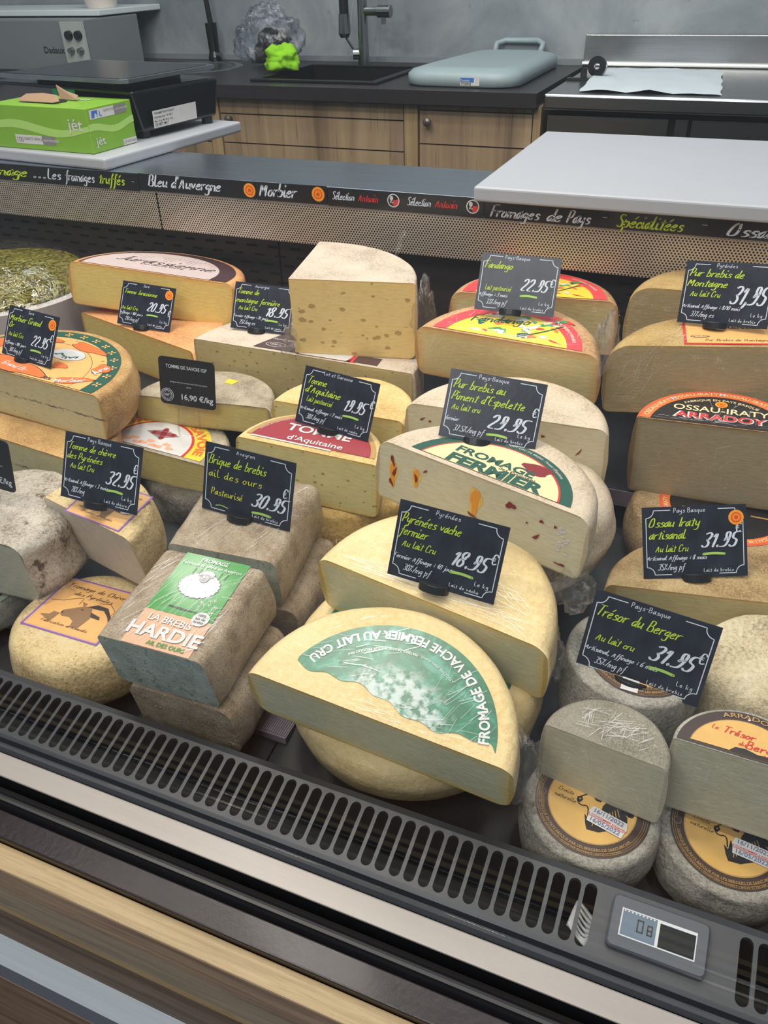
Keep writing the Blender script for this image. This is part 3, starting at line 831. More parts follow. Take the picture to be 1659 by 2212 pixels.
# sink bowl
sk = empty('sink', I4, 'black composite sink sunk into the rear counter', 'sink')
g = G(); sm = simple('black_composite', (16, 16, 18), .4)
a0, a1, b0, b1 = SX0 + .001, SX1 - .001, SY0 + .001, SY1 - .001
def ringbox(g, o, i, z0, z1, m):
    (x0, y0, x1, y1), (p0, q0, p1, q1) = o, i
    for lo, hi in (((x0, y0, z0), (x1, q0, z1)), ((x0, q1, z0), (x1, y1, z1)), ((x0, q0, z0), (p0, q1, z1)), ((p1, q0, z0), (x1, q1, z1))): g.box(lo, hi, m)
ringbox(g, (SX0 - .008, SY0 - .008, SX1 + .012, SY1 + .012), (SX0 + .012, SY0 + .012, SX1 - .012, SY1 - .06), .9905, .998, sm)
g.build('rim', sk, bevel=.002)
g = G(); ringbox(g, (a0, b0, a1, b1), (a0 + .014, b0 + .014, a1 - .014, b1 - .064), .84, .990, sm); g.box((a0, b0, .83), (a1, b1, .84), sm); g.build('bowl', sk)
g = G(); g.lathe([(.018, 0), (.026, .002), (.030, .001), (.030, 0)], steel, (-1.15, 2.60, .8405), 24); g.build('drain', sk)
# mixer tap with spring hose
chrome = simple('dull_chrome', (150, 152, 150), .22, 1.0)
t = empty('kitchen_tap', Matrix.Translation((-1.247, 2.80, .9985)), 'tall chrome pre-rinse tap behind the black sink', 'tap')
g = G(); g.tube([(0, 0, 0), (0, 0, .06), (0, 0, .33)], [.020, .017, .014], chrome, 16); g.build('pillar', t)
g = G(); g.tube([(-.012, 0, .030), (-.034, -.01, .030)], .0165, chrome, 16); g.build('valve', t)
g = G(); g.tube([(-.030, -.012, .044), (-.052, -.02, .078)], .004, chrome, 8); g.build('lever', t)
g = G(); g.tube([(-.055, -.02, .34), (-.056, -.02, .14)], .0155, black_plastic, 14); g.build('spray_hose', t)
g = G(); g.tube([(-.056, -.02, .145), (-.057, -.02, .09)], [.018, .020], chrome, 14); g.tube([(-.057, -.02, .09), (-.057, -.02, .078)], [.020, .014], chrome, 14); g.build('spray_head', t)
g = G(); g.tube([(0, 0, .150), (.080, -.01, .150)], .0125, chrome, 12); g.tube([(.060, -.01, .150), (.104, -.01, .150)], .0175, chrome, 16); g.tube([(.078, -.01, .140), (.078, -.01, .115)], .008, chrome, 10); g.build('swivel_arm', t)
g = G(); g.tube([(0, 0, .205), (.09, 0, .205)], .004, chrome, 8); g.tube([(.088, 0, .19), (.088, 0, .225)], .010, chrome, 10); g.build('spring_bracket', t)
g = G(); g.tube([(-.040, -.01, .095), (-.03, -.01, .16), (-.010, 0, .22), (-.008, 0, .33)], .0025, simple('grey_hose', (150, 150, 150), .4), 8); g.build('supply_hose', t)
# round steel hand basin and its tap
t = empty('hand_basin', Matrix.Translation((-1.86, 2.69, .9905)), 'round steel hand basin behind the scale', 'sink')
g = G(); g.lathe([(.150, -.004), (.150, .000), (.168, .003), (.180, .0015), (.182, 0)], steel, n=48); g.lathe([(0, -.0), (.150, .0004)], simple('basin_bowl', (100, 104, 104), .3, .9), n=48); g.build('rim', t, smooth=True)
t = empty('basin_tap', Matrix.Translation((-1.895, 2.905, .9905)), 'slim dark tap rising behind the round basin', 'tap')
g = G(); g.tube([(0, 0, 0), (0, 0, .012), (0, 0, .03), (-.002, 0, .12)], [.024, .024, .019, .021], simple('smoky_chrome', (70, 72, 70), .25, 1.0), 18); g.build('base', t)
g = G(); g.tube([(-.002, 0, .118), (-.010, 0, .20), (-.022, 0, .34)], [.010, .009, .008], bpy.data.materials['smoky_chrome'], 12); g.build('spout', t)
g = G(); g.tube([(.018, -.01, .018), (.034, -.014, .020)], .008, chrome, 10); g.build('lever', t)

# grey plastic lid lying on the counter
t = empty('plastic_dustbin_cover', pose((-.770, 2.66, .9905), -3), 'grey plastic bin lid with loop handle lying on the dark counter', 'lid')
gp = simple('blue_grey_plastic', (148, 164, 168), .42, var=.02)
def rrect(hx, hy, r, n=6):
    o = []
    for cx, cy, a0 in ((hx - r, hy - r, 0), (-hx + r, hy - r, 90), (-hx + r, -hy + r, 180), (hx - r, -hy + r, 270)):
        for k in range(n + 1):
            a = R_(a0 + 90 * k / n); o.append((cx + r * math.cos(a), cy + r * math.sin(a)))
    return o
def loft(g, loops, mat, cap=True, M=None):
    n = len(loops[0][0]); vs = []; fs = []
    for lp, z in loops: vs += [(x, y, z) for x, y in lp]
    for i in range(len(loops) - 1):
        for k in range(n): fs.append((i * n + k, i * n + (k + 1) % n, (i + 1) * n + (k + 1) % n, (i + 1) * n + k))
    if cap: fs.append(tuple(range((len(loops) - 1) * n, len(loops) * n)))
    if M is not None: vs = [M @ Vector(p) for p in vs]
    g.add(vs, fs, mat)
g = G()
def trap(hx, hy, r): return [(x * (1 - .10 * (y / hy)), y) for x, y in rrect(hx, hy, r)]
loft(g, [(trap(.150, .272, .07), 0), (trap(.156, .280, .07), .004), (trap(.156, .280, .07), .028), (trap(.146, .270, .07), .038), (trap(.118, .235, .06), .046), (trap(.108, .220, .06), .044), (trap(.05, .10, .05), .044)], gp)
g.build('shell', t, smooth=True)
g = G(); g.tube([(-.075, .255, .036), (-.078, .28, .058), (-.055, .30, .066), (.055, .30, .066), (.078, .28, .058), (.075, .255, .036)], .009, gp, 12); g.build('handle', t, smooth=True)
g = G(); m3 = lambda a, b, z: (a, -.2812 - z, b)
g.add([m3(a, b, .0) for a, b in ((.012, .006), (.068, .006), (.068, .026), (.012, .026))], [(0, 1, 2, 3)], white); g.add([m3(a, b, .0004) for a, b in ((.013, .014), (.052, .014), (.052, .025), (.013, .025))], [(0, 1, 2, 3)], blue)
for k, ss in enumerate(('Poubelle', 'HYGIENE')): put(g, print_text(ss, .005, .01, 'l'), white if k == 0 else black, .015, .016 - k * .008, .001, 0, m3)
g.build('sticker', t)

# green cloth and bag of dark bin liners
def crumple(name, label, cat, c, r, mat, seed, amp=.35, freq=22, squash=1, parent=None, n=4, stuff=None):
    bm = bmesh.new(); bmesh.ops.create_icosphere(bm, subdivisions=n, radius=1)
    for v in bm.verts:
        d = noise.noise(v.co * 1.7 + Vector((seed, 0, 0))) * amp + abs(noise.noise(v.co * 4.1 + Vector((0, seed, 0)))) * amp * .8
        p = v.co * (1 + d); v.co = Vector((p.x * r[0], p.y * r[1], p.z * r[2]))
        if v.co.z < -r[2] * .8: v.co.z = -r[2] * .8
    me = bpy.data.meshes.new(name); bm.to_mesh(me); bm.free(); me.materials.append(mat)
    me.polygons.foreach_set('use_smooth', [True] * len(me.polygons))
    o = bpy.data.objects.new(name, me); COL.objects.link(o)
    if parent: o.parent = parent
    o.location = c
    if label: tag(o, label, cat)
    return o
crumple('cleaning_cloth', 'bright lime green crumpled cloth beside the black sink', 'cloth', (-1.445, 2.595, 1.030), (.055, .05, .036), simple('lime_cloth', (140, 205, 30), .85, var=.12, vscale=20, bump=.3, bscale=300), 3.0, .5)
t = empty('bin_liner_bag', Matrix.Translation((-1.600, 2.80, .992)), 'clear plastic bag of dark bin liners behind the green cloth', 'bag')
crumple('dark_liners', None, None, (.02, 0, .050), (.070, .045, .056), simple('black_film', (26, 22, 26), .22, bump=1.0, bscale=60, coat=.6), 9.0, .35, parent=t)
crumple('clear_bag', None, None, (.0, -.005, .075), (.100, .060, .085), film_mat('bag_film', (.86, .88, .93), .10, 40, .06), 4.0, .45, parent=t, n=5)

# ------------------------------------------------------------------ steel work table at the right
t = empty('steel_table', I4, 'stainless steel work table with upstand right of the oak cabinets', 'table')
g = G(); g.box((-.524, 2.318, .952), (.80, 2.962, .990), steel); g.build('table_top', t, bevel=.006, seg=3)
g = G(); g.box((-.545, 2.935, .992), (.80, 2.966, 1.076), steel); g.build('upstand', t, bevel=.002)
g = G(); g.tube([(-.545, 2.925, .998), (.80, 2.925, .998)], .007, simple('polished_steel_edge', (225, 225, 220), .3, .6), 10); g.build('rear_rail', t)
g = G(); g.box((-.515, 2.345, .10), (-.206, 2.358, .936), steel); g.build('door', t)
g = G(); g.box((-.188, 2.345, .10), (-.158, 2.358, .936), steel); g.build('post', t)
g = G(); g.box((-.148, 2.345, .10), (.40, 2.358, .936), steel); g.build('door', t)
g = G(); g.box((-.515, 2.362, .10), (.80, 2.95, .948), void_m); g.build('carcass', t)
# paper sheet on it
g = G(); rnd = random.Random(5); nx, ny = 24, 16; pts = []
for j in range(ny + 1):
    for i in range(nx + 1):
        u, v_ = i / nx, j / ny; x = -.44 + .35 * u + .02 * noise.noise((v_ * 4, 0, 1)); y = 2.36 + .50 * v_
        pts.append((x - .03 * (v_), y, .992 + .010 * abs(noise.noise((u * 3, v_ * 3, 0))) + .006 * max(0, noise.noise((u * 7, v_ * 5, 2)))))
g.add(pts, [(j * (nx + 1) + i, j * (nx + 1) + i + 1, (j + 1) * (nx + 1) + i + 1, (j + 1) * (nx + 1) + i) for j in range(ny) for i in range(nx)], simple('white_paper', (206, 216, 222), .6))
tag(g.build('paper_sheet', smooth=True), 'creased white wrapping paper lying on the steel table', 'paper')
t = empty('tape_dispenser', Matrix.Translation((-.472, 2.60, .9905)), 'small black tape dispenser at the left end of the steel table', 'dispenser')
g = G(); g.lathe([(.008, -.012), (.026, -.012), (.026, .012), (.008, .012), (.008, -.012)], black_gloss, M=Matrix.Translation((.02, .06, .027)) @ Matrix.Rotation(R_(80), 4, 'X')); g.build('roll', t)
g = G(); g.box((-.05, -.02, 0), (.045, .0, .006), black_plastic); g.prism([(-.012, -.018), (.004, -.018), (.004, -.004), (-.006, -.002)], .006, .032, black_plastic); g.build('base', t)

# slicer and shelf at the far left
t = empty('slicing_machine', Matrix.Translation((-2.55, 2.52, .9905)), 'grey slicing machine with two control knobs at far left', 'machine')
sl = simple('grey_machine_enamel', (132, 138, 140), .4, .2)
g = G(); g.box((-.42, 0, 0), (.40, .30, .155), sl); g.build('housing', t, bevel=.004)
g = G(); g.box((.312, -.012, .012), (.405, -.001, .150), simple('light_panel', (176, 182, 178), .4)); pn = g.build('control_panel', t)
for i, (x, z) in enumerate(((.345, .110), (.385, .110), (.345, .065), (.385, .065))):
    g = G(); g.lathe([(0, .018), (.008, .018), (.011, 0)] if i > 1 else [(0, .012), (.013, .012), (.015, 0)], chrome if i > 1 else black_gloss, M=Matrix.Translation((x, -.012, z)) @ Matrix.Rotation(R_(90), 4, 'X'), n=20); g.build('knob', t)
g = G(); put(g, print_text('Dadaux', .020, .01, 'r'), black, .300, .055, .001, 0, lambda a, b, z: (a, -z, b)); g.build('maker_name', t)
t = empty('wall_shelf', Matrix.Translation((-2.72, 2.66, 1.150)), 'white wall shelf edge at the upper left corner', 'shelf')
g = G(); g.box((-.6, -.05, 0), (.572, .305, .018), simple('white_laminate', (214, 224, 224), .4)); g.build('shelf_board', t, bevel=.003)
for s_ in (-.3, .25):
    g = G(); g.box((s_, .0, -.06), (s_ + .02, .305, -.0005), steel); g.build('bracket', t)
t = empty('white_tub', Matrix.Translation((-2.235, 2.74, 1.1685)), 'stacked white plastic tubs on the wall shelf', 'tub')
for k in range(4):
    g = G(); g.lathe([(0, 0), (.052, 0), (.060, .035), (.064, .036), (.064, .040), (.05, .040)], offwhite, (0, 0, k * .0405), 28); g.build('tub', t, smooth=False)
g = G(); g.tube([(-1.15, 1.476, .965), (-1.10, 1.50, .955), (-1.085, 1.52, .91), (-1.08, 1.52, .78)], .006, simple('white_cable', (190, 192, 190), .5), 8)
tag(g.build('power_cable'), 'pale cable hanging behind the worktop below the left cutting board', 'cable')

# ------------------------------------------------------------------ cheeses
def profile(R, h, ct, cb, bulge):
    p = [((R - ct) * t, 0.0) for t in (0.0, .3, .55, .75, .9)] + [(R - ct, 0.0)]
    for k in range(1, 7):
        a = PI / 2 * k / 6; p.append((R - ct + ct * math.sin(a), -ct + ct * math.cos(a)))
    for k in range(1, 6):
        t = k / 6; p.append((R + bulge * math.sin(PI * t), -ct - (h - ct - cb) * t))
    for k in range(7):
        a = PI / 2 * k / 6; p.append((R - cb + cb * math.cos(a), -h + cb - cb * math.sin(a)))
    p += [((R - cb) * .5, -h), (0.0, -h)]
    return p

def wheel(name, label, cat, P, ang, R, s, h, cut, rm, pm, ct=.012, cb=.012, bulge=.002, amp=.0006, flat=None, group=None, seg=112, seed=0, lump=0.0):
    t = empty(name, pose(P, *ang), label, cat, group)
    bm = bmesh.new(); pr = profile(R, h, ct, cb, bulge); rings = []
    for r, z in pr:
        if r < 1e-6: rings.append([bm.verts.new((0, s, z))]); continue
        row = []
        for k in range(seg):
            a = 2 * PI * k / seg
            q = Vector((r * math.cos(a), r * math.sin(a), z))
            n1 = noise.noise(q * 45 + Vector((seed, 0, 0))) ; n2 = noise.noise(q * 9 + Vector((0, seed, 3)))
            am = amp * 0.6 if not (flat and z > -1e-6) else 0
            side = min(1.0, -z / max(ct, 1e-4))
            rr = r + side * (amp * n1 * 1.6 + lump * n2)
            row.append(bm.verts.new((rr * math.cos(a), s + rr * math.sin(a), z + am * n1 + (lump * .5 * n2 * (1 - side) if am else 0))))
        rings.append(row)
    for A, B in zip(rings, rings[1:]):
        if len(A) == 1:
            for k in range(seg): bm.faces.new((A[0], B[k], B[(k + 1) % seg]))
        elif len(B) == 1:
            for k in range(seg): bm.faces.new((A[k], B[0], A[(k + 1) % seg]))
        else:
            for k in range(seg): bm.faces.new((A[k], B[k], B[(k + 1) % seg], A[(k + 1) % seg]))
    bmesh.ops.recalc_face_normals(bm, faces=bm.faces[:])
    planes = {'half': [(0, 1, 0)], 'quarter': [(0, 1, 0), (1, 0, 0)], 'whole': []}[cut]
    faces_out = []
    for no in planes:
        bmesh.ops.bisect_plane(bm, geom=bm.verts[:] + bm.edges[:] + bm.faces[:], plane_co=(0, 0, 0), plane_no=no, clear_inner=True)
    for no in planes:
        n_ = Vector(no)
        ed = [e for e in bm.edges if e.is_boundary and all(abs(v.co.dot(n_)) < 1e-5 for v in e.verts)]
        cb_ = bmesh.new(); mp = {}
        for e in ed:
            for v in e.verts:
                if v not in mp: mp[v] = cb_.verts.new(v.co)
            cb_.edges.new([mp[v] for v in e.verts])
        if cut == 'quarter':
            ends = [v for v in cb_.verts if len(v.link_edges) == 1]
            if len(ends) == 2: cb_.edges.new(ends)
        bmesh.ops.contextual_create(cb_, geom=cb_.edges[:])
        bmesh.ops.recalc_face_normals(cb_, faces=cb_.faces[:])
        for f in cb_.faces:
            if f.normal.dot(n_) > 0: f.normal_flip()
        me = bpy.data.meshes.new('cut_face'); cb_.to_mesh(me); cb_.free(); me.materials.append(pm)
        o = bpy.data.objects.new('cut_face', me); COL.objects.link(o); o.parent = t
    me = bpy.data.meshes.new('rind'); bm.to_mesh(me); bm.free(); me.materials.append(rm)
    me.polygons.foreach_set('use_smooth', [True] * len(me.polygons))
    o = bpy.data.objects.new('rind', me); COL.objects.link(o); o.parent = t
    return t

def Kp(P, k):   # the same line of sight, a little nearer or farther
    return tuple(CAM[i] + k * (P[i] - CAM[i]) for i in range(3))

# rind materials
r_mont = rind('rind_mountain', (196, 178, 158), (210, 193, 174), (218, 204, 188), 50, .5, 220, spot=((150, 128, 96), 30, .70), wrap=.15)
r_jura = rind('rind_jura', (206, 140, 84), (222, 158, 102), (232, 176, 124), 40, .35, 240, wrap=.35)
r_morb = rind('rind_morbier', (176, 132, 74), (200, 156, 96), (222, 184, 124), 60, .5, 300, wrap=.5)
r_sav = rind('rind_savoie', (150, 134, 110), (184, 170, 146), (206, 194, 172), 90, .9, 140, spot=((92, 76, 54), 55, .64))
r_aqu = rind('rind_aquitaine', (220, 176, 104), (228, 192, 126), (240, 214, 160), 50, .5, 150, wrap=.4)
r_esp = rind('rind_espelette', (192, 172, 144), (208, 190, 166), (216, 202, 182), 60, .4, 180, spot=((160, 120, 76), 60, .68), wrap=.25)
r_fan = rind('rind_fandango', (186, 134, 84), (204, 158, 108), (218, 178, 132), 40, .5, 120, wrap=1.0)
r_brb = rind('rind_brebis', (176, 138, 72), (200, 164, 98), (218, 186, 124), 70, .7, 200, wrap=.7)
r_ara = rind('rind_basque', (176, 142, 98), (204, 172, 126), (222, 196, 154), 60, .8, 220, spot=((130, 92, 56), 40, .66), wrap=.25)
r_oss = rind('rind_ossau', (162, 126, 78), (198, 166, 114), (222, 198, 150), 80, .9, 260, spot=((120, 90, 50), 50, .64), pores=((120, 92, 58), 900), wrap=.2)
r_pyr = rind('rind_pyrenees', (224, 192, 132), (234, 208, 152), (240, 218, 168), 30, .35, 160, wrap=.9, dark=.97)
r_chv = rind('rind_goat', (204, 172, 116), (222, 196, 144), (232, 212, 168), 50, .5, 200, pores=((150, 110, 60), 260), wrap=.3)
r_brk = rind('rind_brick', (172, 142, 112), (206, 184, 156), (224, 208, 186), 150, 1.0, 420, spot=((146, 116, 84), 220, .60), wrap=1.0, pores=((140, 112, 80), 420))
r_tre = rind('rind_tresor', (142, 140, 134), (186, 180, 168), (216, 211, 200), 60, .8, 260, spot=((112, 110, 106), 36, .66), wrap=.2)
r_tre2 = rind('rind_tresor_mottled', (160, 142, 112), (214, 196, 160), (232, 220, 192), 46, .6, 240, spot=((120, 92, 56), 24, .60))
r_tref = rind('rind_tresor_wrapped', (150, 144, 126), (178, 170, 150), (196, 190, 172), 90, .9, 420, wrap=1.0)
r_gry = rind('rind_grey_natural', (140, 122, 100), (200, 188, 172), (226, 218, 206), 60, 1.0, 90, spot=((96, 76, 56), 34, .58), wrap=.35)
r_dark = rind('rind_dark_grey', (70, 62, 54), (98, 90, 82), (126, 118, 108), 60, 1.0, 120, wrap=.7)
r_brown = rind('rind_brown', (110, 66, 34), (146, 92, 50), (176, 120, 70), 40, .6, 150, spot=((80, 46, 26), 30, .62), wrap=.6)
r_yel = rind('rind_yellow_wrapped', (176, 140, 70), (200, 166, 92), (216, 186, 116), 40, .4, 150, wrap=1.0)

C_PASTE = {}
def pst(key, a, h):
    D = dict(
        mont=((216, 190, 128), (222, 188, 118), dict(holes=((150, 120, 66), 62, .34), w=.02)),
        montl=((176, 160, 112), (190, 172, 126), dict(holes=((120, 100, 62), 95, .26), w=.006)),
        jura=((216, 190, 112), (214, 160, 84), dict(w=.012, specks=((170, 136, 70), 150, .78))),
        morb=((196, 186, 146), (196, 160, 96), dict(w=.008, ash=True, holes=((120, 104, 66), 90, .10))),
        sav=((202, 186, 118), (170, 148, 96), dict(w=.007, specks=((160, 138, 78), 90, .72))),
        aqu=((214, 204, 146), (226, 192, 110), dict(w=.010, holes=((138, 122, 74), 85, .22))),
        esp=((206, 197, 166), (206, 188, 150), dict(w=.007, specks=((150, 150, 110), 110, .70))),
        fan=((206, 188, 136), (206, 150, 88), dict(w=.014, wrap=.35)),
        brb=((166, 148, 110), (186, 158, 104), dict(w=.010, wrap=.35)),
        ara=((160, 148, 118), (140, 112, 74), dict(w=.009, wrap=.35)),
        oss=((178, 166, 120), (200, 164, 104), dict(w=.008)),
        pyr=((214, 210, 176), (236, 200, 104), dict(w=.012, wrap=.5)),
        chv=((206, 198, 184), (212, 196, 156), dict(w=.006, wrap=.3)),
        tre=((190, 186, 160), (206, 196, 170), dict(w=.006, wrap=.6)),
        gry=((190, 186, 166), (150, 140, 118), dict(w=.004)),
    )[key]
    return paste('paste_' + key, D[0], D[1], a, h, **D[2])

LZ = .0007
def mk(g, t, name='paper_label'): return g.build(name, t)

# --- Jura tomme, two halves stacked
t = wheel('jura_tomme', 'orange-rinded half cheese with pale Jurassienne label, upper of the two at back left', 'cheese', (-.916, 1.114, .858), (10, -7, 5), .155, .025, .075, 'half', r_jura, pst('jura', .153, .075), bulge=.004, flat=.9, group='Jura tomme halves')
g = G(); lj = simple('label_pinkish_grey', (196, 178, 176), .5, var=.05, vscale=60)
disc(g, plum, 0, .025, .138, LZ, y0=.004); disc(g, lj, -.012, .025, .120, LZ + .0002, y0=.004)
put(g, pen_text('Jurassienne', .034, .07, .35, 1.2, 'c', narrow=.9), brown, 0, .056, LZ + .0006); put(g, print_text('LAIT CRU DE VACHE', .006, .01), brown, 0, .045, LZ + .0006)
for i in range(26): line(g, greyp, [(-.09 + i * .0072, .10 + .02 * math.sin(i)), (-.09 + i * .0072, .118 - .00012 * (i - 12) ** 2)], .0006, LZ + .0004)
mk(g, t)
t = wheel('jura_tomme', 'orange-rinded half cheese lying under the Jurassienne half at back left', 'cheese', (-.918, 1.045, .778), (-16, 0, 0), .155, 0, .078, 'half', r_jura, pst('jura', .153, .078), bulge=.002, ct=.006, group='Jura tomme halves')

# --- Morbier, two halves stacked
t = wheel('morbier', 'half Morbier with orange and green label and dark ash line, at left', 'cheese', (-.902, .768, .821), (-2, 0, 3), .150, .017, .074, 'half', r_morb, pst('morb', .148, .074), bulge=.006, ct=.010, flat=.93, group='Morbier halves')
g = G(); disc(g, dgreen, 0, .017, .134, LZ, y0=.002); disc(g, lorange, 0, .017, .114, LZ + .0002, y0=.002)
disc(g, brown, 0, .017, .0935, LZ + .0003, y0=.002, r0=.0928)
for k in range(15):
    a = R_(4 + k * 12.3)
    for q in range(4):
        b2 = q * PI / 2 + .6; blob(g, lorange, .124 * math.cos(a) + .0040 * math.cos(b2), .017 + .124 * math.sin(a) + .0040 * math.sin(b2), .0026, .0015, LZ + .0004, rot=b2)
    if k % 2: line(g, brown, [(.106 * math.cos(a), .017 + .106 * math.sin(a)), (.110 * math.cos(a), .017 + .110 * math.sin(a))], .001, LZ + .0004)
for (x, y, rx, ry, r, s_) in ((-.02, .020, .055, .017, -.12, 'Grand Or'), (.085, .020, .026, .009, .5, ''), (.098, .066, .013, .014, 0, ''), (.035, .112, .034, .010, -.15, ''), (-.05, .108, .030, .010, .2, ''), (-.095, .07, .020, .014, 0, ''), (.035, .048, .014, .008, 0, '')):
    blob(g, brown, x, y, rx * 1.05, ry * 1.08, LZ + .0005, 3, rot=r); blob(g, orange, x, y, rx, ry, LZ + .0006, 3, rot=r)
put(g, pen_text('Morbier', .011, .16, .2, 1.0, 'c'), white, .085, .014, LZ + .0008, 28); put(g, pen_text('Grand Or', .010, .14, .2, 1, 'c'), white, -.02, .014, LZ + .0008, -6)
put(g, pen_text('Jura', .012, .16, .2, 1.0, 'c'), white, .103, .060, LZ + .0008, 75); put(g, print_text('30%', .007, .01), brown, .048, .006, LZ + .0008)
blob(g, greyp, .022, .082, .030, .018, LZ + .0005, 1, 24, 0); blob(g, white, .022, .082, .029, .017, LZ + .0006, 1, 24, 0)
for k in range(9): blob(g, dgreen, .004 + k * .0045, .076 + .004 * math.sin(k), .004, .0014, LZ + .0008, rot=k)
mk(g, t)
wheel('morbier', 'half Morbier with ribbed orange rind supporting the labelled Morbier', 'cheese', (-.895, .712, .745), (-4, 0, 2), .155, 0, .078, 'half', r_morb, pst('morb', .153, .078), ct=.006, group='Morbier halves')

# --- Savoie tommes
t = wheel('savoie_tomme', 'half grey-rinded tomme with yellow and red Tomme de Savoie label', 'cheese', (-.735, .800, .714), (1, 1, 4), .122, .010, .054, 'half', r_sav, pst('sav', .120, .054), ct=.010, bulge=.003, flat=.8, amp=.0012, lump=.003, group='tommes de Savoie')
g = G(); disc(g, yellow, .004, .012, .092, LZ, y0=.006); disc(g, red, .004, .018, .064, LZ + .0002, y0=.006); disc(g, white, .004, .018, .060, LZ + .0003, y0=.006)
arc_text(g, 'TOMME DE SAVOIE', orange, .004, .012, .072, 84, .013, LZ + .0006, .03, stretch=1.25)
poly(g, greyp, [(-.022, .046), (.004, .060), (.034, .050), (.008, .034)], LZ + .0004); line(g, maroon, [(-.01, .046), (.024, .050)], .009, LZ + .0005); line(g, maroon, [(.010, .036), (.004, .060)], .009, LZ + .0005)
for k in range(9): blob(g, simple('peach', (226, 160, 130), .5) if k == 0 and 'peach' not in bpy.data.materials else bpy.data.materials['peach'], -.035 + k * .009, .018 + .006 * math.sin(k * 2), .007, .004, LZ + .0004, k)
for k in range(3): line(g, orange, [(-.070 + k * .004, .020), (-.064 + k * .004, .026)], .0008, LZ + .0005)
mk(g, t)
t = wheel('savoie_tomme', 'half pale grey-rinded tomme behind the Tomme de Savoie price plate', 'cheese', (-.682, .885, .760), (8, 0, 0), .112, 0, .045, 'half', r_sav, pst('sav', .110, .045), ct=.008, amp=.0012, lump=.003, group='tommes de Savoie')
g = G(); disc(g, yellow, .0, .0, .080, LZ + .0006, y0=.006, a0=66, a1=80, r0=.066); mk(g, t)
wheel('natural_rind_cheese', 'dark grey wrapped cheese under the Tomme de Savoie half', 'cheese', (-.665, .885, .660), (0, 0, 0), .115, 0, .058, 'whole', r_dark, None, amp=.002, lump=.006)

# --- mountain tomme, slab and wedge
t = wheel('mountain_tomme', 'wide pale-rinded half tomme slab under the tall wedge at back centre', 'cheese', (-.574, 1.001, .801), (-1, 0, 0), .189, 0, .098, 'half', r_mont, pst('montl', .188, .098), ct=.004, amp=.0008, lump=.002, flat=.9, group='mountain tomme pieces')
g = G(); poly(g, plum, [(-.082, .006), (.005, .006), (.012, .060), (-.060, .066)], LZ + .0002); disc(g, pink, .040, .020, .046, LZ + .0004, y0=.004); disc(g, white, .040, .020, .043, LZ + .0006, y0=.004)
poly(g, plum, [(.09, .006), (.13, .006), (.128, .03), (.09, .03)], LZ + .0002); disc(g, pink, .065, .006, .03, LZ, y0=.004)
put(g, pen_text('Auvergne', .008, .1, .2, 1.2, 'c'), offwhite, -.045, .040, LZ + .0006); blob(g, offwhite, -.05, .022, .018, .008, LZ + .0005, 0, 20, 0); blob(g, plum, -.05, .022, .0168, .0069, LZ + .0007, 0, 20, 0); put(g, print_text('1500 m', .005, .01), offwhite, -.05, .0195, LZ + .0009)
mk(g, t)
t = wheel('mountain_tomme', 'tall quarter wedge of holed tomme with white rind top at back centre', 'cheese', (-.580, 1.006, .917), (12, 0, 0), .186, 0, .1155, 'quarter', r_mont, pst('mont', .186, .1155), ct=.004, amp=.0006, group='mountain tomme pieces')

# --- Aquitaine tommes
t = wheel('aquitaine_tomme', 'half yellow tomme with dark red d\'Aquitaine label', 'cheese', (-.435, .756, .796), (3, 1, 3), .097, 0, .080, 'half', r_aqu, pst('aqu', .096, .080), ct=.007, flat=.93, lump=.002, group='Aquitaine tommes')
g = G(); disc(g, gold, 0, 0, .088, LZ, y0=.012, r0=.0815); disc(g, maroon, 0, 0, .0815, LZ + .0002, y0=.012); rect(g, white, -.079, .0085, .030, .0115, LZ + .0003)
put(g, print_text('TOMME', .016, .02, 'c', 1.1), white, .0, .037, LZ + .0006); put(g, print_text("d'Aquitaine", .0105, .01, 'c', 1.1), white, .004, .016, LZ + .0006)
arc_text(g, 'SAVEURS AUTHENTIQUES DU LOT ET GARONNE', white, 0, 0, .078, 130, .0026, LZ + .0006); mk(g, t)
t = wheel('aquitaine_tomme', 'half yellow tomme without label behind the d\'Aquitaine price card', 'cheese', (-.449, .872, .792), (-1, 0, -1), .101, .014, .088, 'half', r_aqu, pst('aqu', .099, .088), ct=.008, lump=.002, group='Aquitaine tommes')
wheel('aquitaine_tomme', 'whole ribbed yellow wheel wrapped in film under the d\'Aquitaine half', 'cheese', (-.42, .852, .713), (0, 0, 0), .105, 0, .085, 'whole', r_yel, None, bulge=.006, group='Aquitaine tommes')

# --- Espelette ewe cheeses
t = wheel('espelette_cheese', 'half ewe cheese with chilli streaks and green-ringed Fermier label', 'cheese', (-.188, .669, .863), (-13, -2, 3), .124, -.004, .073, 'half', r_esp, pst('esp', .123, .073), ct=.016, cb=.010, flat=.85, lump=.002, group='Espelette ewe cheeses')
g = G(); lc = (.006, -.012); disc(g, dgreen, *lc, .094, LZ, y0=.007); disc(g, red, *lc, .082, LZ + .0002, y0=.007); disc(g, cream, *lc, .080, LZ + .0003, y0=.007)
put(g, print_text('FROMAGE', .012, .03, 'c', 1.15), dgreen, .000, .030, LZ + .0006); put(g, print_text('FERMIER', .016, .05, 'c', 1.25), dgreen, .010, .0085, LZ + .0006); put(g, print_text('des Pyrénées', .0055, 0), brown, .030, .0245, LZ + .0006)
blob(g, dred, .042, .048, .016, .011, LZ + .0005, 2); arc_text(g, 'FROMAGE AU LAIT CRU DE BREBIS - Piment d\'Espelette', offwhite, *lc, .0865, 80, .0032, LZ + .0006)
mk(g, t)
g = G(); rnd = random.Random(4); orng = simple('chilli_orange', (232, 150, 30), .5); dr2 = simple('chilli_red', (126, 34, 22), .5)
m3 = lambda a, b, z: (a, -z, b)
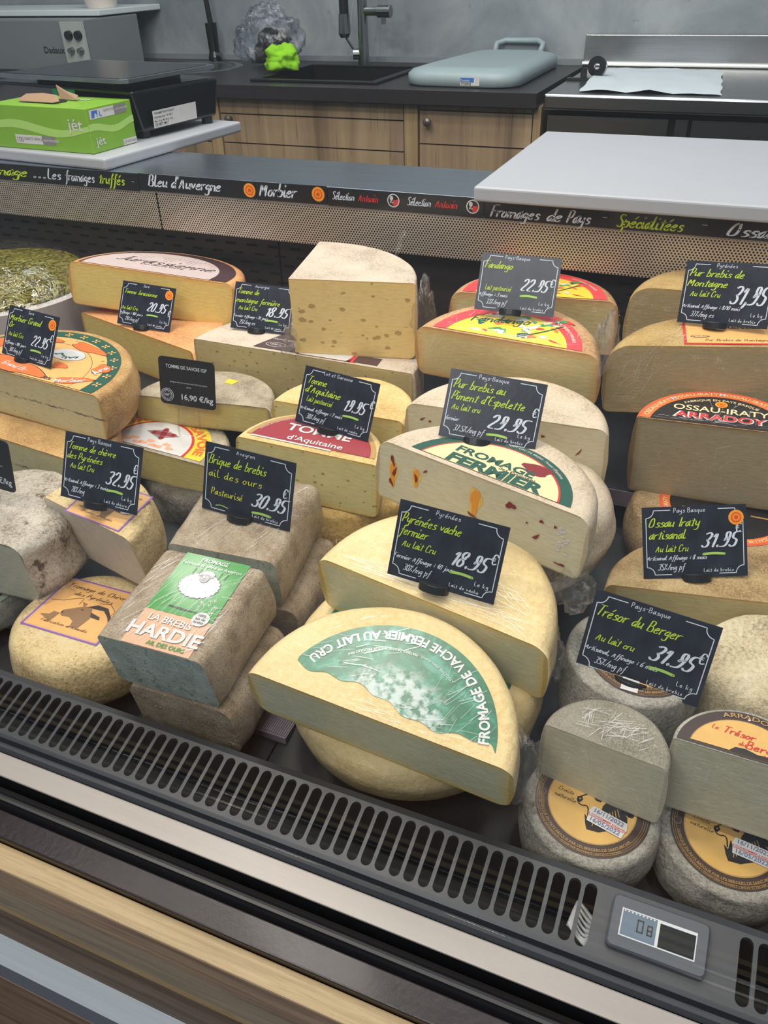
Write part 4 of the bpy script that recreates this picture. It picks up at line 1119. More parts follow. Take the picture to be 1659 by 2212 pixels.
def fblob(mat, x, z, rx, rz, rot, sd, lay):
    gg = G(); blob(gg, mat, x, z, rx, rz, 0, sd, 14, .22, rot); g.add([m3(a, b, .0003 + lay * .0002) for a, b, _ in gg.v], gg.f, mat)
for (x, z, rx, rz) in ((-.103, -.036, .0035, .016), (-.073, -.030, .0036, .011), (.0, -.030, .0050, .016)):
    fblob(simple('chilli_stain', (226, 186, 96), .5) if 'chilli_stain' not in bpy.data.materials else bpy.data.materials['chilli_stain'], x, z, rx * 1.5, rz * 1.1, 0, 1, 0); fblob(orng, x, z, rx, rz, 0, 2, 1)
for (x, z, rx, rz, ro) in ((-.104, -.020, .002, .007, .3), (-.101, -.034, .002, .006, -.3), (-.105, -.048, .002, .005, .5), (-.073, -.031, .002, .005, .2), (-.001, -.048, .007, .0015, -.3), (.040, -.018, .006, .0035, .2), (.072, -.042, .0045, .0018, .8), (.075, -.022, .0025, .0018, 0), (.090, -.022, .0018, .0016, 0), (.100, -.063, .006, .0008, -.1), (.104, -.062, .003, .0012, 0), (.060, -.030, .0015, .001, 0), (-.062, -.018, .003, .0012, .7)):
    fblob(dr2, x, z, rx, rz, ro, int(x * 1000), 2)
tag(g.build('chilli_flecks', t), kind='stuff')
g = G()
for k in range(16): blob(g, bpy.data.materials['ink_offwhite'], .100 + rnd.uniform(-.006, .006), -.020 - k * .0019, .0022, .0016, 0, k)
gv = [m3(a, b, .0004) for a, b, _ in g.v]; g.v = gv; g.build('white_bloom', t)
t = wheel('espelette_cheese', 'half pale ewe cheese behind the Piment d\'Espelette price card', 'cheese', (-.214, .862, .831), (1, 0, -1), .128, -.004, .090, 'half', r_esp, pst('esp', .126, .09), ct=.014, cb=.012, lump=.002, group='Espelette ewe cheeses')
g = G()
for (x, z, rx, rz, ro) in ((.090, -.055, .006, .0025, .9), (.100, -.058, .004, .003, .4), (-.105, -.02, .004, .0012, .6), (-.095, -.022, .002, .0015, 0), (.05, -.02, .0025, .0018, 0), (.095, -.035, .001, .006, -.6), (.02, -.05, .002, .001, 0)): fblob(dr2, x, z, rx, rz, ro, 3, 1)
tag(g.build('chilli_flecks', t), kind='stuff')
wheel('espelette_cheese', 'whole pale wheel wrapped in film under the Fermier half', 'cheese', (-.180, .790, .785), (0, 0, 0), .120, 0, .098, 'whole', r_esp, None, ct=.03, cb=.04, bulge=.004, lump=.004, group='Espelette ewe cheeses')

# --- Fandango
t = wheel('red_labelled_cheese', 'half wrapped cheese with red and yellow label under the topmost 22.95 price card', 'cheese', (-.254, .997, .871), (-5, 8, 0), .133, -.018, .078, 'half', r_fan, pst('fan', .131, .078), ct=.018, cb=.014, flat=.8, lump=.003, group='red and yellow labelled halves')
def fandango_label(g, c):
    disc(g, pink, *c, .108, LZ, y0=.0035); disc(g, yellow, *c, .088, LZ + .0002, y0=.0035)
    rnd = random.Random(2); cols = [white, green, dgreen, red, offwhite, orange, ltteal, white, cream]
    for k in range(46):
        x = rnd.uniform(-.05, .07); y = rnd.uniform(.012, .07); blob(g, cols[k % 9], x, y, rnd.uniform(.004, .011), rnd.uniform(.0015, .005), LZ + .0004 + k * 4e-6, k, 12, .25, rnd.uniform(-.7, .7))
    put(g, pen_text('Fandango', .017, .10, .3, 1.1, 'c'), dgreen, -.02, .040, LZ + .0008, 8); line(g, dgreen, [(.015, .012), (.04, .03), (.065, .055)], .0022, LZ + .0009, 2)
    arc_text(g, 'PUR BREBIS PYRENEES', offwhite, *c, .096, 40, .0042, LZ + .0006, .01)
g = G(); fandango_label(g, (0, -.018)); mk(g, t)
t = wheel('red_labelled_cheese', 'half wrapped red and yellow labelled cheese furthest back right of centre', 'cheese', (-.257, 1.170, .871), (8, 1, 0), .126, 0, .085, 'half', r_fan, pst('fan', .125, .085), ct=.018, flat=.8, lump=.002, group='red and yellow labelled halves')
g = G(); fandango_label(g, (0, 0)); mk(g, t)

# --- mountain ewe cheeses at right
t = wheel('mountain_ewe_cheese', 'half golden-rinded ewe cheese with red-framed orange label at right', 'cheese', (.028, 1.033, .886), (8, 1, -4), .153, -.020, .096, 'half', r_brb, pst('brb', .151, .096), ct=.030, cb=.010, flat=.75, lump=.002, group='mountain ewe cheeses')
g = G(); rect(g, red, -.056, .006, .072, .090, LZ); rect(g, lorange, -.0525, .0095, .0685, .0865, LZ + .0002)
put(g, pen_text('Pur Brebis de Montagne', .006, .09, .2, 1.1, 'c'), brown, .008, .0155, LZ + .0006); blob(g, brown, -.036, .030, .012, .0045, LZ + .0004, 0, 20, 0); blob(g, lorange, -.036, .030, .0112, .0037, LZ + .0006, 0, 20, 0); put(g, print_text('Pyrénées', .004), brown, -.036, .0285, LZ + .0008)
put(g, print_text('PYRENEES', .009, .02), brown, .01, .055, LZ + .0006); mk(g, t)
wheel('mountain_ewe_cheese', 'half golden-rinded ewe cheese at back right behind the framed-label half', 'cheese', (.005, 1.192, .898), (5, 2, 0), .125, 0, .098, 'half', r_brb, pst('brb', .124, .098), ct=.030, group='mountain ewe cheeses')
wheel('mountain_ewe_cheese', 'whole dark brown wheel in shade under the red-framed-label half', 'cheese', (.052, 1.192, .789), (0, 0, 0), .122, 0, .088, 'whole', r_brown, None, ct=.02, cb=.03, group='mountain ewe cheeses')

# --- Basque cheeses with black and orange label
def ossau_label(g, c, R, y0, flip=1):
    disc(g, orange, *c, R, LZ, y0=y0); disc(g, pink, *c, R * .985, LZ + .0001, y0=y0); disc(g, orange, *c, R * .97, LZ + .0002, y0=y0); disc(g, black, *c, R * .84, LZ + .0003, y0=y0)
    for a in (150, 112, 68, 28, -20, -60, 200, 245): arc_text(g, 'OSSAU-IRATY', cream, *c, R * .875, a, R * .065, LZ + .0006, .01, ymin=y0)
    for a in (131, 90, 48, 4): arc_text(g, 'M', white, *c, R * .875, a, R * .07, LZ + .0006, .04, ymin=y0)
t = wheel('ossau_iraty_cheese', 'half cheese with black and orange Ossau-Iraty label at right', 'cheese', (.0315, .948, .818), (1, 3, -2), .0977, -.010, .112, 'half', r_ara, pst('ara', .096, .112), ct=.003, cb=.006, bulge=.004, flat=.98, group='Ossau-Iraty pieces')
g = G(); ossau_label(g, (0, -.010), .0965, .001)
arc_text(g, 'FABRIQUE EN PAYS BASQUE', cream, 0, -.010, .070, 90, .0045, LZ + .0006, .01, stretch=1.1)
put(g, print_text('OSSAU-IRATY', .0125, .01, 'c', 1.0), cream, 0, .030, LZ + .0007); put(g, print_text('ARRADOY', .0135, .05, 'c', 1.15), white, 0, .0115, LZ + .0006); put(g, print_text('ARRADOY', .0125, .02, 'c', 1.2), red, 0, .0120, LZ + .0010)
badge(g, .0, .052, .0075, LZ + .0005); mk(g, t)
t = wheel('ossau_iraty_cheese', 'whole wheel with orange-ringed black label below the labelled Ossau-Iraty half', 'cheese', (.0525, .949, .705), (0, 0, 0), .106, 0, .090, 'whole', r_ara, None, ct=.010, cb=.02, flat=.9, bulge=.006, group='Ossau-Iraty pieces')
g = G(); ossau_label(g, (.01, .0), .082, -9)
rnd = random.Random(8)
for k in range(60): line(g, brown if k % 2 else gold, [(-.045 + k * .0011, -.035 + rnd.uniform(0, .01)), (-.045 + k * .0011 + .004, -.015)], .0007, LZ + .0006)
rect(g, gold, .04, -.012, .065, -.009, LZ + .0005); mk(g, t)
t = wheel('ossau_artisanal_cheese', 'half golden cloth-marked cheese carrying the Ossau Iraty artisanal card', 'cheese', (.067, .740, .724), (9, -3, -1), .120, 0, .090, 'half', r_oss, pst('oss', .110, .085), ct=.008, lump=.003, amp=.0010, group='Ossau-Iraty pieces')

# --- Pyrenees cow cheeses
t = wheel('pyrenees_cow_cheese', 'half yellow wrapped cheese under the Pyrénées vache fermier card', 'cheese', (-.206, .562, .780), (-9, 12, 3), .129, 0, .088, 'half', r_pyr, pst('pyr', .127, .088), ct=.018, cb=.012, lump=.002, group='Pyrénées cow cheeses')
t = wheel('pyrenees_cow_cheese', 'half yellow cheese with large green label, front centre', 'cheese', (-.208, .4325, .748), (-3, 13, 3), .131, -.005, .075, 'half', r_pyr, pst('pyr', .129, .075), ct=.014, cb=.016, flat=.9, lump=.0015, group='Pyrénées cow cheeses')
g = G(); c = (.008, -.004); n = 60; R0 = .104
def yb(x): return .030 - .12 * (x + .02) * .35 + .004 * math.sin(x * 90) + (.012 if x < -.07 else 0) * 0
vs = []; fs = []
a0, a1 = R_(8), R_(160)
for i in range(n + 1):
    th = a0 + (a1 - a0) * i / n; x, y = c[0] + R0 * math.cos(th), c[1] + R0 * math.sin(th)
    xx = .1105 + (-.089 - .1105) * i / n
    yy = .018 + .012 * max(0, -xx / .09) - .007 * max(0, xx / .11) + .0045 * math.sin((xx + .05) * 50) + .002 * math.sin(xx * 190)
    vs += [(x, y, LZ), (xx, min(yy, y), LZ)]
    if i: fs.append((2 * i - 2, 2 * i, 2 * i + 1, 2 * i - 1))
tl, nt, b = newmat('green_foil_label'); N = NT(nt)
sx = N.n('ShaderNodeSeparateXYZ'); v = N.obj(); N.l(v, sx.inputs[0])
nn = N.noise(N.obj((1, 1, 1)), 45, 5, .6, .8)
rr2 = N.math('SQRT', N.math('ADD', N.math('POWER', N.math('SUBTRACT', sx.outputs[0], .01), 2.0), N.math('POWER', sx.outputs[1], 2.0)))
inner = N.rng(N.math('ADD', rr2, N.math('MULTIPLY', N.math('SUBTRACT', nn, .5), .035)), .046, .060, 1, 0)
col = N.ramp(nn, [(.44, lin((0, 96, 62))), (.54, lin((6, 112, 78))), (.62, lin((60, 140, 116)))])
col = N.mix(N.math('MULTIPLY', inner, N.rng(N.noise(v, 120, 3), .40, .56)), col, lin((176, 190, 186)))
N.l(col, b.inputs['Base Color']); b.inputs['Roughness'].default_value = .30; add_wrap(N, b, .45)
g.add(vs, fs, tl)
arc_text(g, 'FROMAGE DE VACHE FERMIER AU LAIT CRU', white, c[0], c[1], .097, 84, .0088, LZ + .0005, .03, inward=True, stretch=.98)
arc_text(g, 'LYSOZYME (blanc d\'oeuf) - MATIERE GRASSE 30% SUR PRODUIT FINI', white, c[0], c[1], .079, 95, .0026, LZ + .0005, .0, inward=True)
mk(g, t); 
t = wheel('pyrenees_cow_cheese', 'whole pale yellow wheel under the green-labelled half at front', 'cheese', (-.222, .572, .694), (0, 9, 0), .136, 0, .092, 'whole', r_pyr, None, ct=.02, cb=.045, bulge=.002, flat=.8, lump=.002, group='Pyrénées cow cheeses')
g = G(); disc(g, tl, 0, 0, .108, LZ); mk(g, t)

# --- goat cheeses
t = wheel('goat_tomme', 'half smooth pale goat cheese carrying the Tomme de chèvre card', 'cheese', (-.640, .577, .763), (-12, 11, 2), .078, .002, .096, 'half', r_chv, pst('chv', .077, .096), ct=.010, cb=.034, flat=.9, bulge=.002, group='goat tommes')
def goat_label(g, M2, full=True):
    def q(p): a = M2 @ Vector((p[0], p[1], 0)); return (a.x, a.y)
    def P_(mat, pts, z): poly(g, mat, [q(p) for p in pts], z)
    P_(purple, [(-.5, -.5), (.5, -.5), (.5, .5), (-.5, .5)], LZ); P_(pinkb, [(-.475, -.475), (.475, -.475), (.475, .475), (-.475, .475)], LZ + .0001); P_(lorange, [(-.455, -.455), (.455, -.455), (.455, .455), (-.455, .455)], LZ + .0002)
    def T(vf, x, y, mt): g.add([(*q((x + a, y + b2)), LZ + .0007) for a, b2 in vf[0]], vf[1], mt)
    T(pen_text('Fromage de Chèvre', .075, .08, .3, 1.4, 'c'), 0, .32, brown); T(pen_text('des Pyrénées', .07, .08, .3, 1.4, 'c'), 0, .20, brown)
    T(pen_text('Fabrication artisanale', .05, .08, .3, 1.4, 'c'), -.02, -.36, brown)
    gb = simple('goat_brown', (138, 104, 70), .5) if 'goat_brown' not in bpy.data.materials else bpy.data.materials['goat_brown']
    P_(gb, [(-.20, -.16), (-.16, -.20), (-.06, -.19), (.02, -.24), (.04, -.34), (.14, -.34), (.17, -.12), (.10, .04), (.0, .06), (-.10, -.02), (-.20, -.10)], LZ + .0004)
    P_(brown, [(.02, .05), (.12, .13), (.26, .12), (.38, -.02), (.40, -.12), (.34, -.03), (.24, .06), (.12, .05)], LZ + .0005)
    P_(gb, [(-.02, .04), (-.08, .12), (.0, .10)], LZ + .0005); P_(brown, [(.12, -.02), (.26, -.06), (.28, -.11), (.16, -.10)], LZ + .0006)
    P_(brown, [(-.02, -.02), (.01, .0), (.02, -.03)], LZ + .0006); P_(brown, [(-.20, -.13), (-.17, -.12), (-.18, -.16)], LZ + .0006)
    P_(gb, [(-.40, -.26), (-.22, -.34), (-.20, -.16), (-.28, -.16), (-.30, -.22)], LZ + .0004)
    for pts in ([(-.44, .02), (-.3, .06), (-.16, .16), (-.10, .18), (-.09, .06)], [(.12, .16), (.24, .20), (.36, .10), (.36, -.02), (.44, -.02)]):
        vs2, f2 = ribbon([q(p) for p in pts], .0006); g.add([(a, b2, LZ + .0006) for a, b2 in vs2], f2, brown)
g = G(); M2 = Matrix.Translation((.012, .030, 0)) @ Matrix.Rotation(R_(5), 4, 'Z') @ Matrix.Diagonal((.088, .062, 1, 1)); goat_label(g, M2)
poly(g, white, [(.034, .034), (.045, .041), (.053, .037), (.050, .029), (.040, .025)], LZ + .001); mk(g, t)
t = wheel('goat_tomme', 'whole goat cheese with purple-bordered goat label at front left', 'cheese', (-.626, .521, .660), (0, 0, 0), .088, 0, .078, 'whole', r_chv, None, ct=.022, cb=.02, flat=.8, bulge=.003, lump=.002, group='goat tommes')
g = G(); M2 = Matrix.Translation((-.005, .008, 0)) @ Matrix.Rotation(R_(1), 4, 'Z') @ Matrix.Diagonal((.111, .092, 1, 1)); goat_label(g, M2); mk(g, t)

# --- grey cheese at the left edge and the black-labelled one under it
t = wheel('grey_rind_cheese', 'half wrinkled grey-rinded cheese at the left edge behind the goat cheese', 'cheese', (-.785, .520, .737), (0, 4, -4), .104, .050, .090, 'half', r_gry, pst('gry', .09, .09), ct=.016, cb=.02, bulge=-.004, amp=.0022, lump=.006)
wheel('black_labelled_cheese', 'flat wrapped cheese with plain black round label at the left edge', 'cheese', (-.865, .560, .630), (0, 3, 0), .102, 0, .045, 'whole', r_tref, None, ct=.008, flat=.95)
g = G(); disc(g, simple('pale_label_edge', (190, 196, 176), .4, coat=.5), 0, 0, .097, LZ); disc(g, lime, 0, 0, .0885, LZ + .0002); disc(g, simple('charcoal_label', (52, 50, 56), .35, coat=.6), 0, 0, .0875, LZ + .0004)
g.build('paper_label', bpy.data.objects['black_labelled_cheese'])

# --- bricks of ewe cheese
cutm, nt, b = newmat('garlic_brick_cut'); N = NT(nt); v = N.obj()
c_ = N.ramp(N.noise(v, 34, 4), [(.35, lin((146, 160, 152))), (.65, lin((182, 194, 184)))])
c_ = N.mix(N.math('MULTIPLY', N.rng(N.noise(N.obj((1, 1, 1.7)), 300, 3, .6), .60, .66), N.rng(N.noise(v, 24, 3), .42, .56)), c_, lin((40, 56, 56)))
c_ = N.mix(N.rng(N.noise(v, 120, 3), .60, .68, 0, .7), c_, lin((96, 116, 108)))
N.l(c_, b.inputs['Base Color']); b.inputs['Roughness'].default_value = .4; add_wrap(N, b, .7)
def brick(label, P, ang, w, l, h, r=.008, group='ewe cheese bricks', cutface=True, shear=0.0, tp=0.0):
    t = empty('cheese_brick', pose(P, *ang), label, 'cheese', group)
    bm = bmesh.new(); nx, ny, nz = 10, 12, 8
    def shell(u, v_, q):
        x, y, z = (u - .5) * w * (1 - tp * (q < 1) * (1 - q)), v_ * l, (q - 1) * h
        return Vector((x, y + shear * (1 - q), z))
    vs = {}
    bmesh.ops.create_cube(bm, size=1)
    for v in bm.verts: v.co = shell(v.co.x + .5, v.co.y + .5, v.co.z + .5)
    ff = [f for f in bm.faces if all(v.co.y < l * .5 for v in f.verts)]
    side = [e for e in bm.edges if not (ff and all(v in ff[0].verts for v in e.verts))]
    bmesh.ops.bevel(bm, geom=side, offset=r, segments=4, affect='EDGES', profile=.5)
    bmesh.ops.subdivide_edges(bm, edges=[e for e in bm.edges if e.calc_length() > .02], cuts=5, use_grid_fill=True)
    for v in bm.verts:
        n2 = noise.noise(v.co * 30 + Vector(P) * 9)
        if v.co.y > .004 and v.co.z < -.002: v.co.x += .0022 * n2 * (1 if v.co.x > 0 else -1) + (.006 * math.sin(PI * min(1, max(0, -v.co.z / h))) * (1 if v.co.x > 0 else -1))
    bm.normal_update()
    front = [f for f in bm.faces if f.normal.y < -.75 and f.calc_center_median().y < .02]
    me2 = bpy.data.meshes.new('cut_face'); b2 = bmesh.new(); mp = {}
    for f in front:
        for v in f.verts:
            if v not in mp: mp[v] = b2.verts.new(v.co)
        b2.faces.new([mp[v] for v in f.verts])
    b2.to_mesh(me2); b2.free(); me2.materials.append(cutm if cutface else r_brk)
    o2 = bpy.data.objects.new('cut_face', me2); COL.objects.link(o2); o2.parent = t
    bmesh.ops.delete(bm, geom=front, context='FACES')
    me = bpy.data.meshes.new('rind'); bm.to_mesh(me); bm.free(); me.materials.append(r_brk); me.polygons.foreach_set('use_smooth', [True] * len(me.polygons))
    o = bpy.data.objects.new('rind', me); COL.objects.link(o); o.parent = t
    return t
w_, l_, h_ = .124, .130, .077
t = brick('brick of ewe cheese with green sheep label, front left', (-.446, .4315, .750), (1, 8.4, -1.5), w_, l_, h_, shear=.002)
g = G(); x0, x1 = -.031, .048
m_ = lambda u, v_: (x0 + (x1 - x0) * u, .0005 + l_ * .975 * v_)
def P2(mat, pts, z): poly(g, mat, [m_(*p) for p in pts], z)
P2(pinkb, [(0, 0), (1, 0), (1, .36), (0, .36)], LZ)
wv = [(k / 12, .345 + .012 * abs(math.sin(k * 1.57 + .4))) for k in range(13)]
P2(green, wv + [(1, 1), (0, 1)], LZ + .0003)
def T2(vf, u, v_, mt, rot=0, zz=.0010): put(g, vf, mt, *m_(u, v_), LZ + zz, rot)
T2(print_text('FROMAGE', .005, .02), .5, .93, white); T2(print_text('Fabriqué et affiné en Aveyron', .0042, .005), .5, .875, white)
def fluff(mat, cx, cy, rx, ry, n2, z, rr=.16):
    q = []
    for k in range(n2 * 6):
        a = 2 * PI * k / (n2 * 6); kk = 1 + rr * .5 * abs(math.sin(a * n2 / 2)); q.append((cx + rx * kk * math.cos(a), cy + ry * kk * math.sin(a)))
    poly(g, mat, q, z)
sc = m_(.50, .68)
fluff(black, sc[0], sc[1], .0228, .0168, 22, LZ + .0006); fluff(white, sc[0], sc[1], .0220, .0160, 22, LZ + .0008)
fluff(black, sc[0] + .002, sc[1] + .016, .0078, .0052, 9, LZ + .0010); fluff(white, sc[0] + .002, sc[1] + .016, .0071, .0046, 9, LZ + .0012)
blob(g, black, sc[0] + .001, sc[1] + .0100, .0056, .0061, LZ + .0014, 0, 18, .02); blob(g, greyp, sc[0] + .001, sc[1] + .0100, .0051, .0056, LZ + .00145, 0, 18, .02)
for sx_ in (-1, 1):
    blob(g, greyp, sc[0] + .001 + sx_ * .0068, sc[1] + .0135, .0030, .0012, LZ + .0014, 0, 12, 0, -sx_ * .5); blob(g, white, sc[0] + .001 + sx_ * .0018, sc[1] + .0120, .0010, .0012, LZ + .0015, 0, 8, 0); blob(g, black, sc[0] + .001 + sx_ * .0018, sc[1] + .0120, .0004, .0005, LZ + .0016, 0, 8, 0)
line(g, black, [(sc[0] + .001, sc[1] + .010), (sc[0] + .001, sc[1] + .0075), (sc[0] - .001, sc[1] + .0068)], .0004, LZ + .0016)
for (dx, dy) in ((-.012, -.006), (.010, -.007), (-.014, .004)): line(g, black, [(sc[0] + dx, sc[1] + dy + .002), (sc[0] + dx + .0006, sc[1] + dy), (sc[0] + dx + .003, sc[1] + dy - .0004)], .0004, LZ + .0012, 2)
for dx in (-.017, -.009, .015, .022): line(g, black, [(sc[0] + dx, sc[1] + .014), (sc[0] + dx - .001 + abs(dx) * .1, sc[1] + .021), (sc[0] + dx + .001, sc[1] + .022), (sc[0] + dx + .001, sc[1] + .0205)], .0007, LZ + .0012, 1)
P2(black, [(.27, .43), (.45, .428), (.72, .418), (.72, .412), (.5, .405), (.28, .418)], LZ + .0006)
rnd = random.Random(1)
for k in range(14):
    x, y = m_(.78 + rnd.uniform(-.10, .16), .52 + rnd.uniform(-.08, .08))
    for q in range(5): line(g, white, [(x, y), (x + .0026 * math.cos(q * 1.257), y + .0026 * math.sin(q * 1.257))], .00035, LZ + .0007)
bx, by = m_(.83, .36); fluff(white, bx, by, .0092, .0088, 14, LZ + .0012, .04)
for k, ss in enumerate(('100%', 'lait de', 'brebis')): put(g, print_text(ss, .0032, .0), black, bx, by + .0028 - k * .0042, LZ + .0018)
T2(print_text('LA BREBIS', .0082, .015, 'c', 1.0), .46, .245, white, -2); T2(print_text('HARDIE', .0150, .028, 'c', 1.12), .5, .095, white, 0); T2(print_text('AIL DES OURS', .0048, .02), .62, .028, green, 0)
mk(g, t)
brick('wrapped brick of ewe cheese at the very front under the sheep-labelled brick', (-.440, .447, .6655), (1, 8, -1.5), w_ + .002, .125, .075, cutface=False, r=.014)
brick('speckled tan brick of ewe cheese carrying the Brique de brebis card', (-.4536, .578, .760), (6, 8, 1.6), .131, .138, .078, cutface=True, r=.010, shear=.004)
brick('wrapped brick of ewe cheese under the tan brick with the price card', (-.444, .596, .676), (4, 8, 0), .131, .130, .078, cutface=False, r=.012)

# --- small Basque cheeses front right
def tresor_label(g, c, R, y0=-9, ang=0, z=LZ):
    disc(g, brown, *c, R, z, y0=y0)
    for k, rr in enumerate((.965, .93, .895)): disc(g, gold, *c, R * rr, z + .0002, y0=y0, r0=R * rr - .00025) if y0 < -1 else None
    if y0 < -1:
        for rr in (.965, .93, .895):
            p = [(c[0] + R * rr * math.cos(R_(a)), c[1] + R * rr * math.sin(R_(a))) for a in range(130, 216, 5)]; line(g, gold, p, .0003, z + .0004)
    disc(g, gold, *c, R * .775, z + .0003, y0=y0); disc(g, tan, *c, R * .755, z + .0005, y0=y0)
def ram(g, c, k, z):
    def P_(mat, pts, zz=0): poly(g, mat, [(c[0] + x * k, c[1] + y * k) for x, y in pts], z + zz)
    # head outline in black patches: horns, brow, muzzle, mane
    line(g, black, [(c[0] + x * k, c[1] + y * k) for x, y in ((-.28, .62), (-.34, .52), (-.26, .42), (-.10, .42), (.05, .50), (.20, .52))], .085 * k, z, 2)
    line(g, black, [(c[0] + x * k, c[1] + y * k) for x, y in ((.02, .46), (.22, .40), (.40, .22), (.60, .06), (.78, -.02))], .16 * k, z, 2)
    P_(black, [(.10, .30), (.34, .34), (.50, .10), (.72, -.12), (.74, -.30), (.50, -.52), (.16, -.72), (-.10, -.74), (-.16, -.60), (-.22, -.36), (-.12, -.46), (-.08, -.20), (.0, -.36), (.04, -.16), (.12, -.30), (.14, -.02), (.20, .10), (.10, .16)])
    line(g, black, [(c[0] + x * k, c[1] + y * k) for x, y in ((-.10, .34), (-.20, .20), (-.36, .08), (-.44, -.02), (-.42, -.14), (-.32, -.18), (-.22, -.14), (-.16, -.20), (-.14, -.40))], .03 * k, z, 1)
    P_(black, [(-.46, .02), (-.36, .06), (-.32, -.02), (-.38, -.12), (-.46, -.08)]); P_(tan, [(-.42, -.02), (-.37, .0), (-.38, -.05)], .0003)
    P_(black, [(-.08, .16), (.02, .20), (.10, .14), (.08, .06), (-.02, .06), (-.08, .10)], .0001); P_(tan, [(.0, .13), (.05, .13), (.04, .10)], .0003)
    P_(black, [(-.22, .30), (-.02, .36), (-.06, .28), (-.16, .24)], .0001)
    for i in range(10): line(g, tan, [(c[0] + k * (.0 + .06 * i), c[1] + k * (-.62 + .05 * i)), (c[0] + k * (.02 + .05 * i), c[1] + k * (-.44 + .05 * i))], .014 * k, z + .0004)
def sticker(g, x, y, rot, z, s_=1.0):
    M2 = Matrix.Translation((x, y, 0)) @ Matrix.Rotation(R_(rot), 4, 'Z') @ Matrix.Diagonal((s_, s_, 1, 1))
    def Q(vs, zz): return [((M2 @ Vector((a, b2, 0))).x, (M2 @ Vector((a, b2, 0))).y, zz) for a, b2 in vs]
    pts = [(-.0185, .001), (-.0165, .0085), (.0165, .0085), (.0185, .001), (.0175, -.001), (.0165, -.0085), (-.0165, -.0085), (-.0175, -.001)]
    g.add(Q(pts, z), [tuple(range(8))], white)
    for ss, yy, sz, mt in (('16/11/2022', .0030, .0042, blue), ('A CONSOMMER JUSQU\'AU', -.0012, .0020, red), ('16/05/2022', -.0070, .0042, blue)):
        vf = print_text(ss, sz, .01, 'c', 1.05); g.add(Q([(a, b2 + yy) for a, b2 in vf[0]], z + .0004), vf[1], simple('date_ink', (96, 110, 150), .6) if (mt is blue and 'date_ink' not in bpy.data.materials) else (bpy.data.materials['date_ink'] if mt is blue else mt))
    g.add(Q([(-.0170, -.0018), (.0165, -.0018), (.0165, -.0023), (-.0170, -.0023)], z + .0003), [(0, 1, 2, 3)], red)
for nm, P, R, rl, ang, st in (('left', (-.0145, .497, .640), .0625, .053, (0, 3, 2), (.016, -.014, -12)), ('right', (.108, .521, .627), .0625, .053, (0, 3, 3), (.020, -.012, -6))):
    t = wheel('small_basque_cheese', 'small grey cheese with ram label and dated sticker, %s' % ('below the wrapped half at front' if nm == 'left' else 'lower right corner'), 'cheese', P, ang, R, 0, .066 if nm == 'left' else .058, 'whole', r_tre, None, ct=.008, cb=.014, flat=.9, bulge=.003, amp=.0012, lump=.002, group='small Basque cheeses')
    g = G(); tresor_label(g, (0, 0), rl); ram(g, (.004, .002), .040, LZ + .0008)
    put(g, pen_text('Croûte', .0042, .09, .3, 1.2, 'l'), brown, -.033, .004, LZ + .0010, -6); put(g, pen_text('naturelle', .0042, .09, .3, 1.2, 'l'), brown, -.035, -.003, LZ + .0010, -6)
    arc_text(g, 'TRANSHUMANT DU PAYS BASQUE PAR LES BERGERS DE SAINT-MICHEL', gold, 0, 0, .0435, 262, .0026, LZ + .0006, .0, inward=False) if 0 else None
    arc_text(g, 'FABRIQUE EN PAYS BASQUE PAR LES BERGERS DE SAINT-MICHEL', gold, 0, 0, .0475, 262, .0026, LZ + .0007, .01, inward=True)
    arc_text(g, 'ZONE ARTISANALE - QUARTIER ELICHALT - 64220 ST MICHEL', gold, 0, 0, .0510, 262, .0022, LZ + .0007, .0, inward=True)
    blob(g, gold, -.0465 * math.cos(.1), -.004, .0036, .0036, LZ + .0006, 0, 16, 0); blob(g, brown, -.0465 * math.cos(.1), -.004, .0032, .0032, LZ + .0008, 0, 16, 0)
    sticker(g, *st, LZ + .0016); mk(g, t)
t = wheel('small_basque_cheese', 'wrapped half of a small cheese standing on the ram-labelled one at front', 'cheese', (-.0146, .504, .7155), (-8, 0, -2), .0565, .002, .075, 'half', r_tref, pst('tre', .056, .075), ct=.006, cb=.006, bulge=.002, lump=.001, group='small Basque cheeses')
t = wheel('small_basque_cheese', 'half of a small cheese with brown and tan ringed label at the right edge', 'cheese', (.0955, .520, .7315), (-6, -1, -5), .0565, .001, .090, 'half', r_tre, pst('tre', .056, .09), ct=.003, cb=.005, bulge=.002, flat=.95, group='small Basque cheeses')
g = G(); disc(g, brown, 0, 0, .053, LZ, y0=.001); disc(g, gold, 0, 0, .0425, LZ + .0002, y0=.004); disc(g, tan, 0, 0, .0415, LZ + .0004, y0=.004)
arc_text(g, 'ARRADOY', gold, 0, 0, .0455, 90, .0052, LZ + .0007, .01, stretch=1.2)
put(g, pen_text('Le', .005, .1, .3, 1, 'l'), red, -.028, .024, LZ + .0010, -4); put(g, pen_text('Trésor', .0075, .12, .15, 1.2, 'l'), red, -.018, .023, LZ + .0010, -3); put(g, pen_text('du', .005, .1, .2, 1, 'l'), red, -.004, .0125, LZ + .0010); put(g, pen_text('Berger', .0085, .12, .15, 1.2, 'l'), red, .002, .0115, LZ + .0010, -3)
poly(g, black, [(-.010, .004), (-.006, .009), (.002, .010), (.012, .007), (.022, .008), (.032, .005), (.034, .004)], LZ + .0008)
poly(g, white, [(-.0015, .0450), (.0, .0465), (.0015, .045), (.0, .0435)], LZ + .0008); mk(g, t)
t = wheel('small_basque_cheese', 'whole small cheese directly under the nearest right-hand price card', 'cheese', (-.0062, .626, .720), (0, 2, 2), .0665, 0, .082, 'whole', r_tre, None, ct=.006, cb=.01, flat=.95, bulge=.002, lump=.002, group='small Basque cheeses')
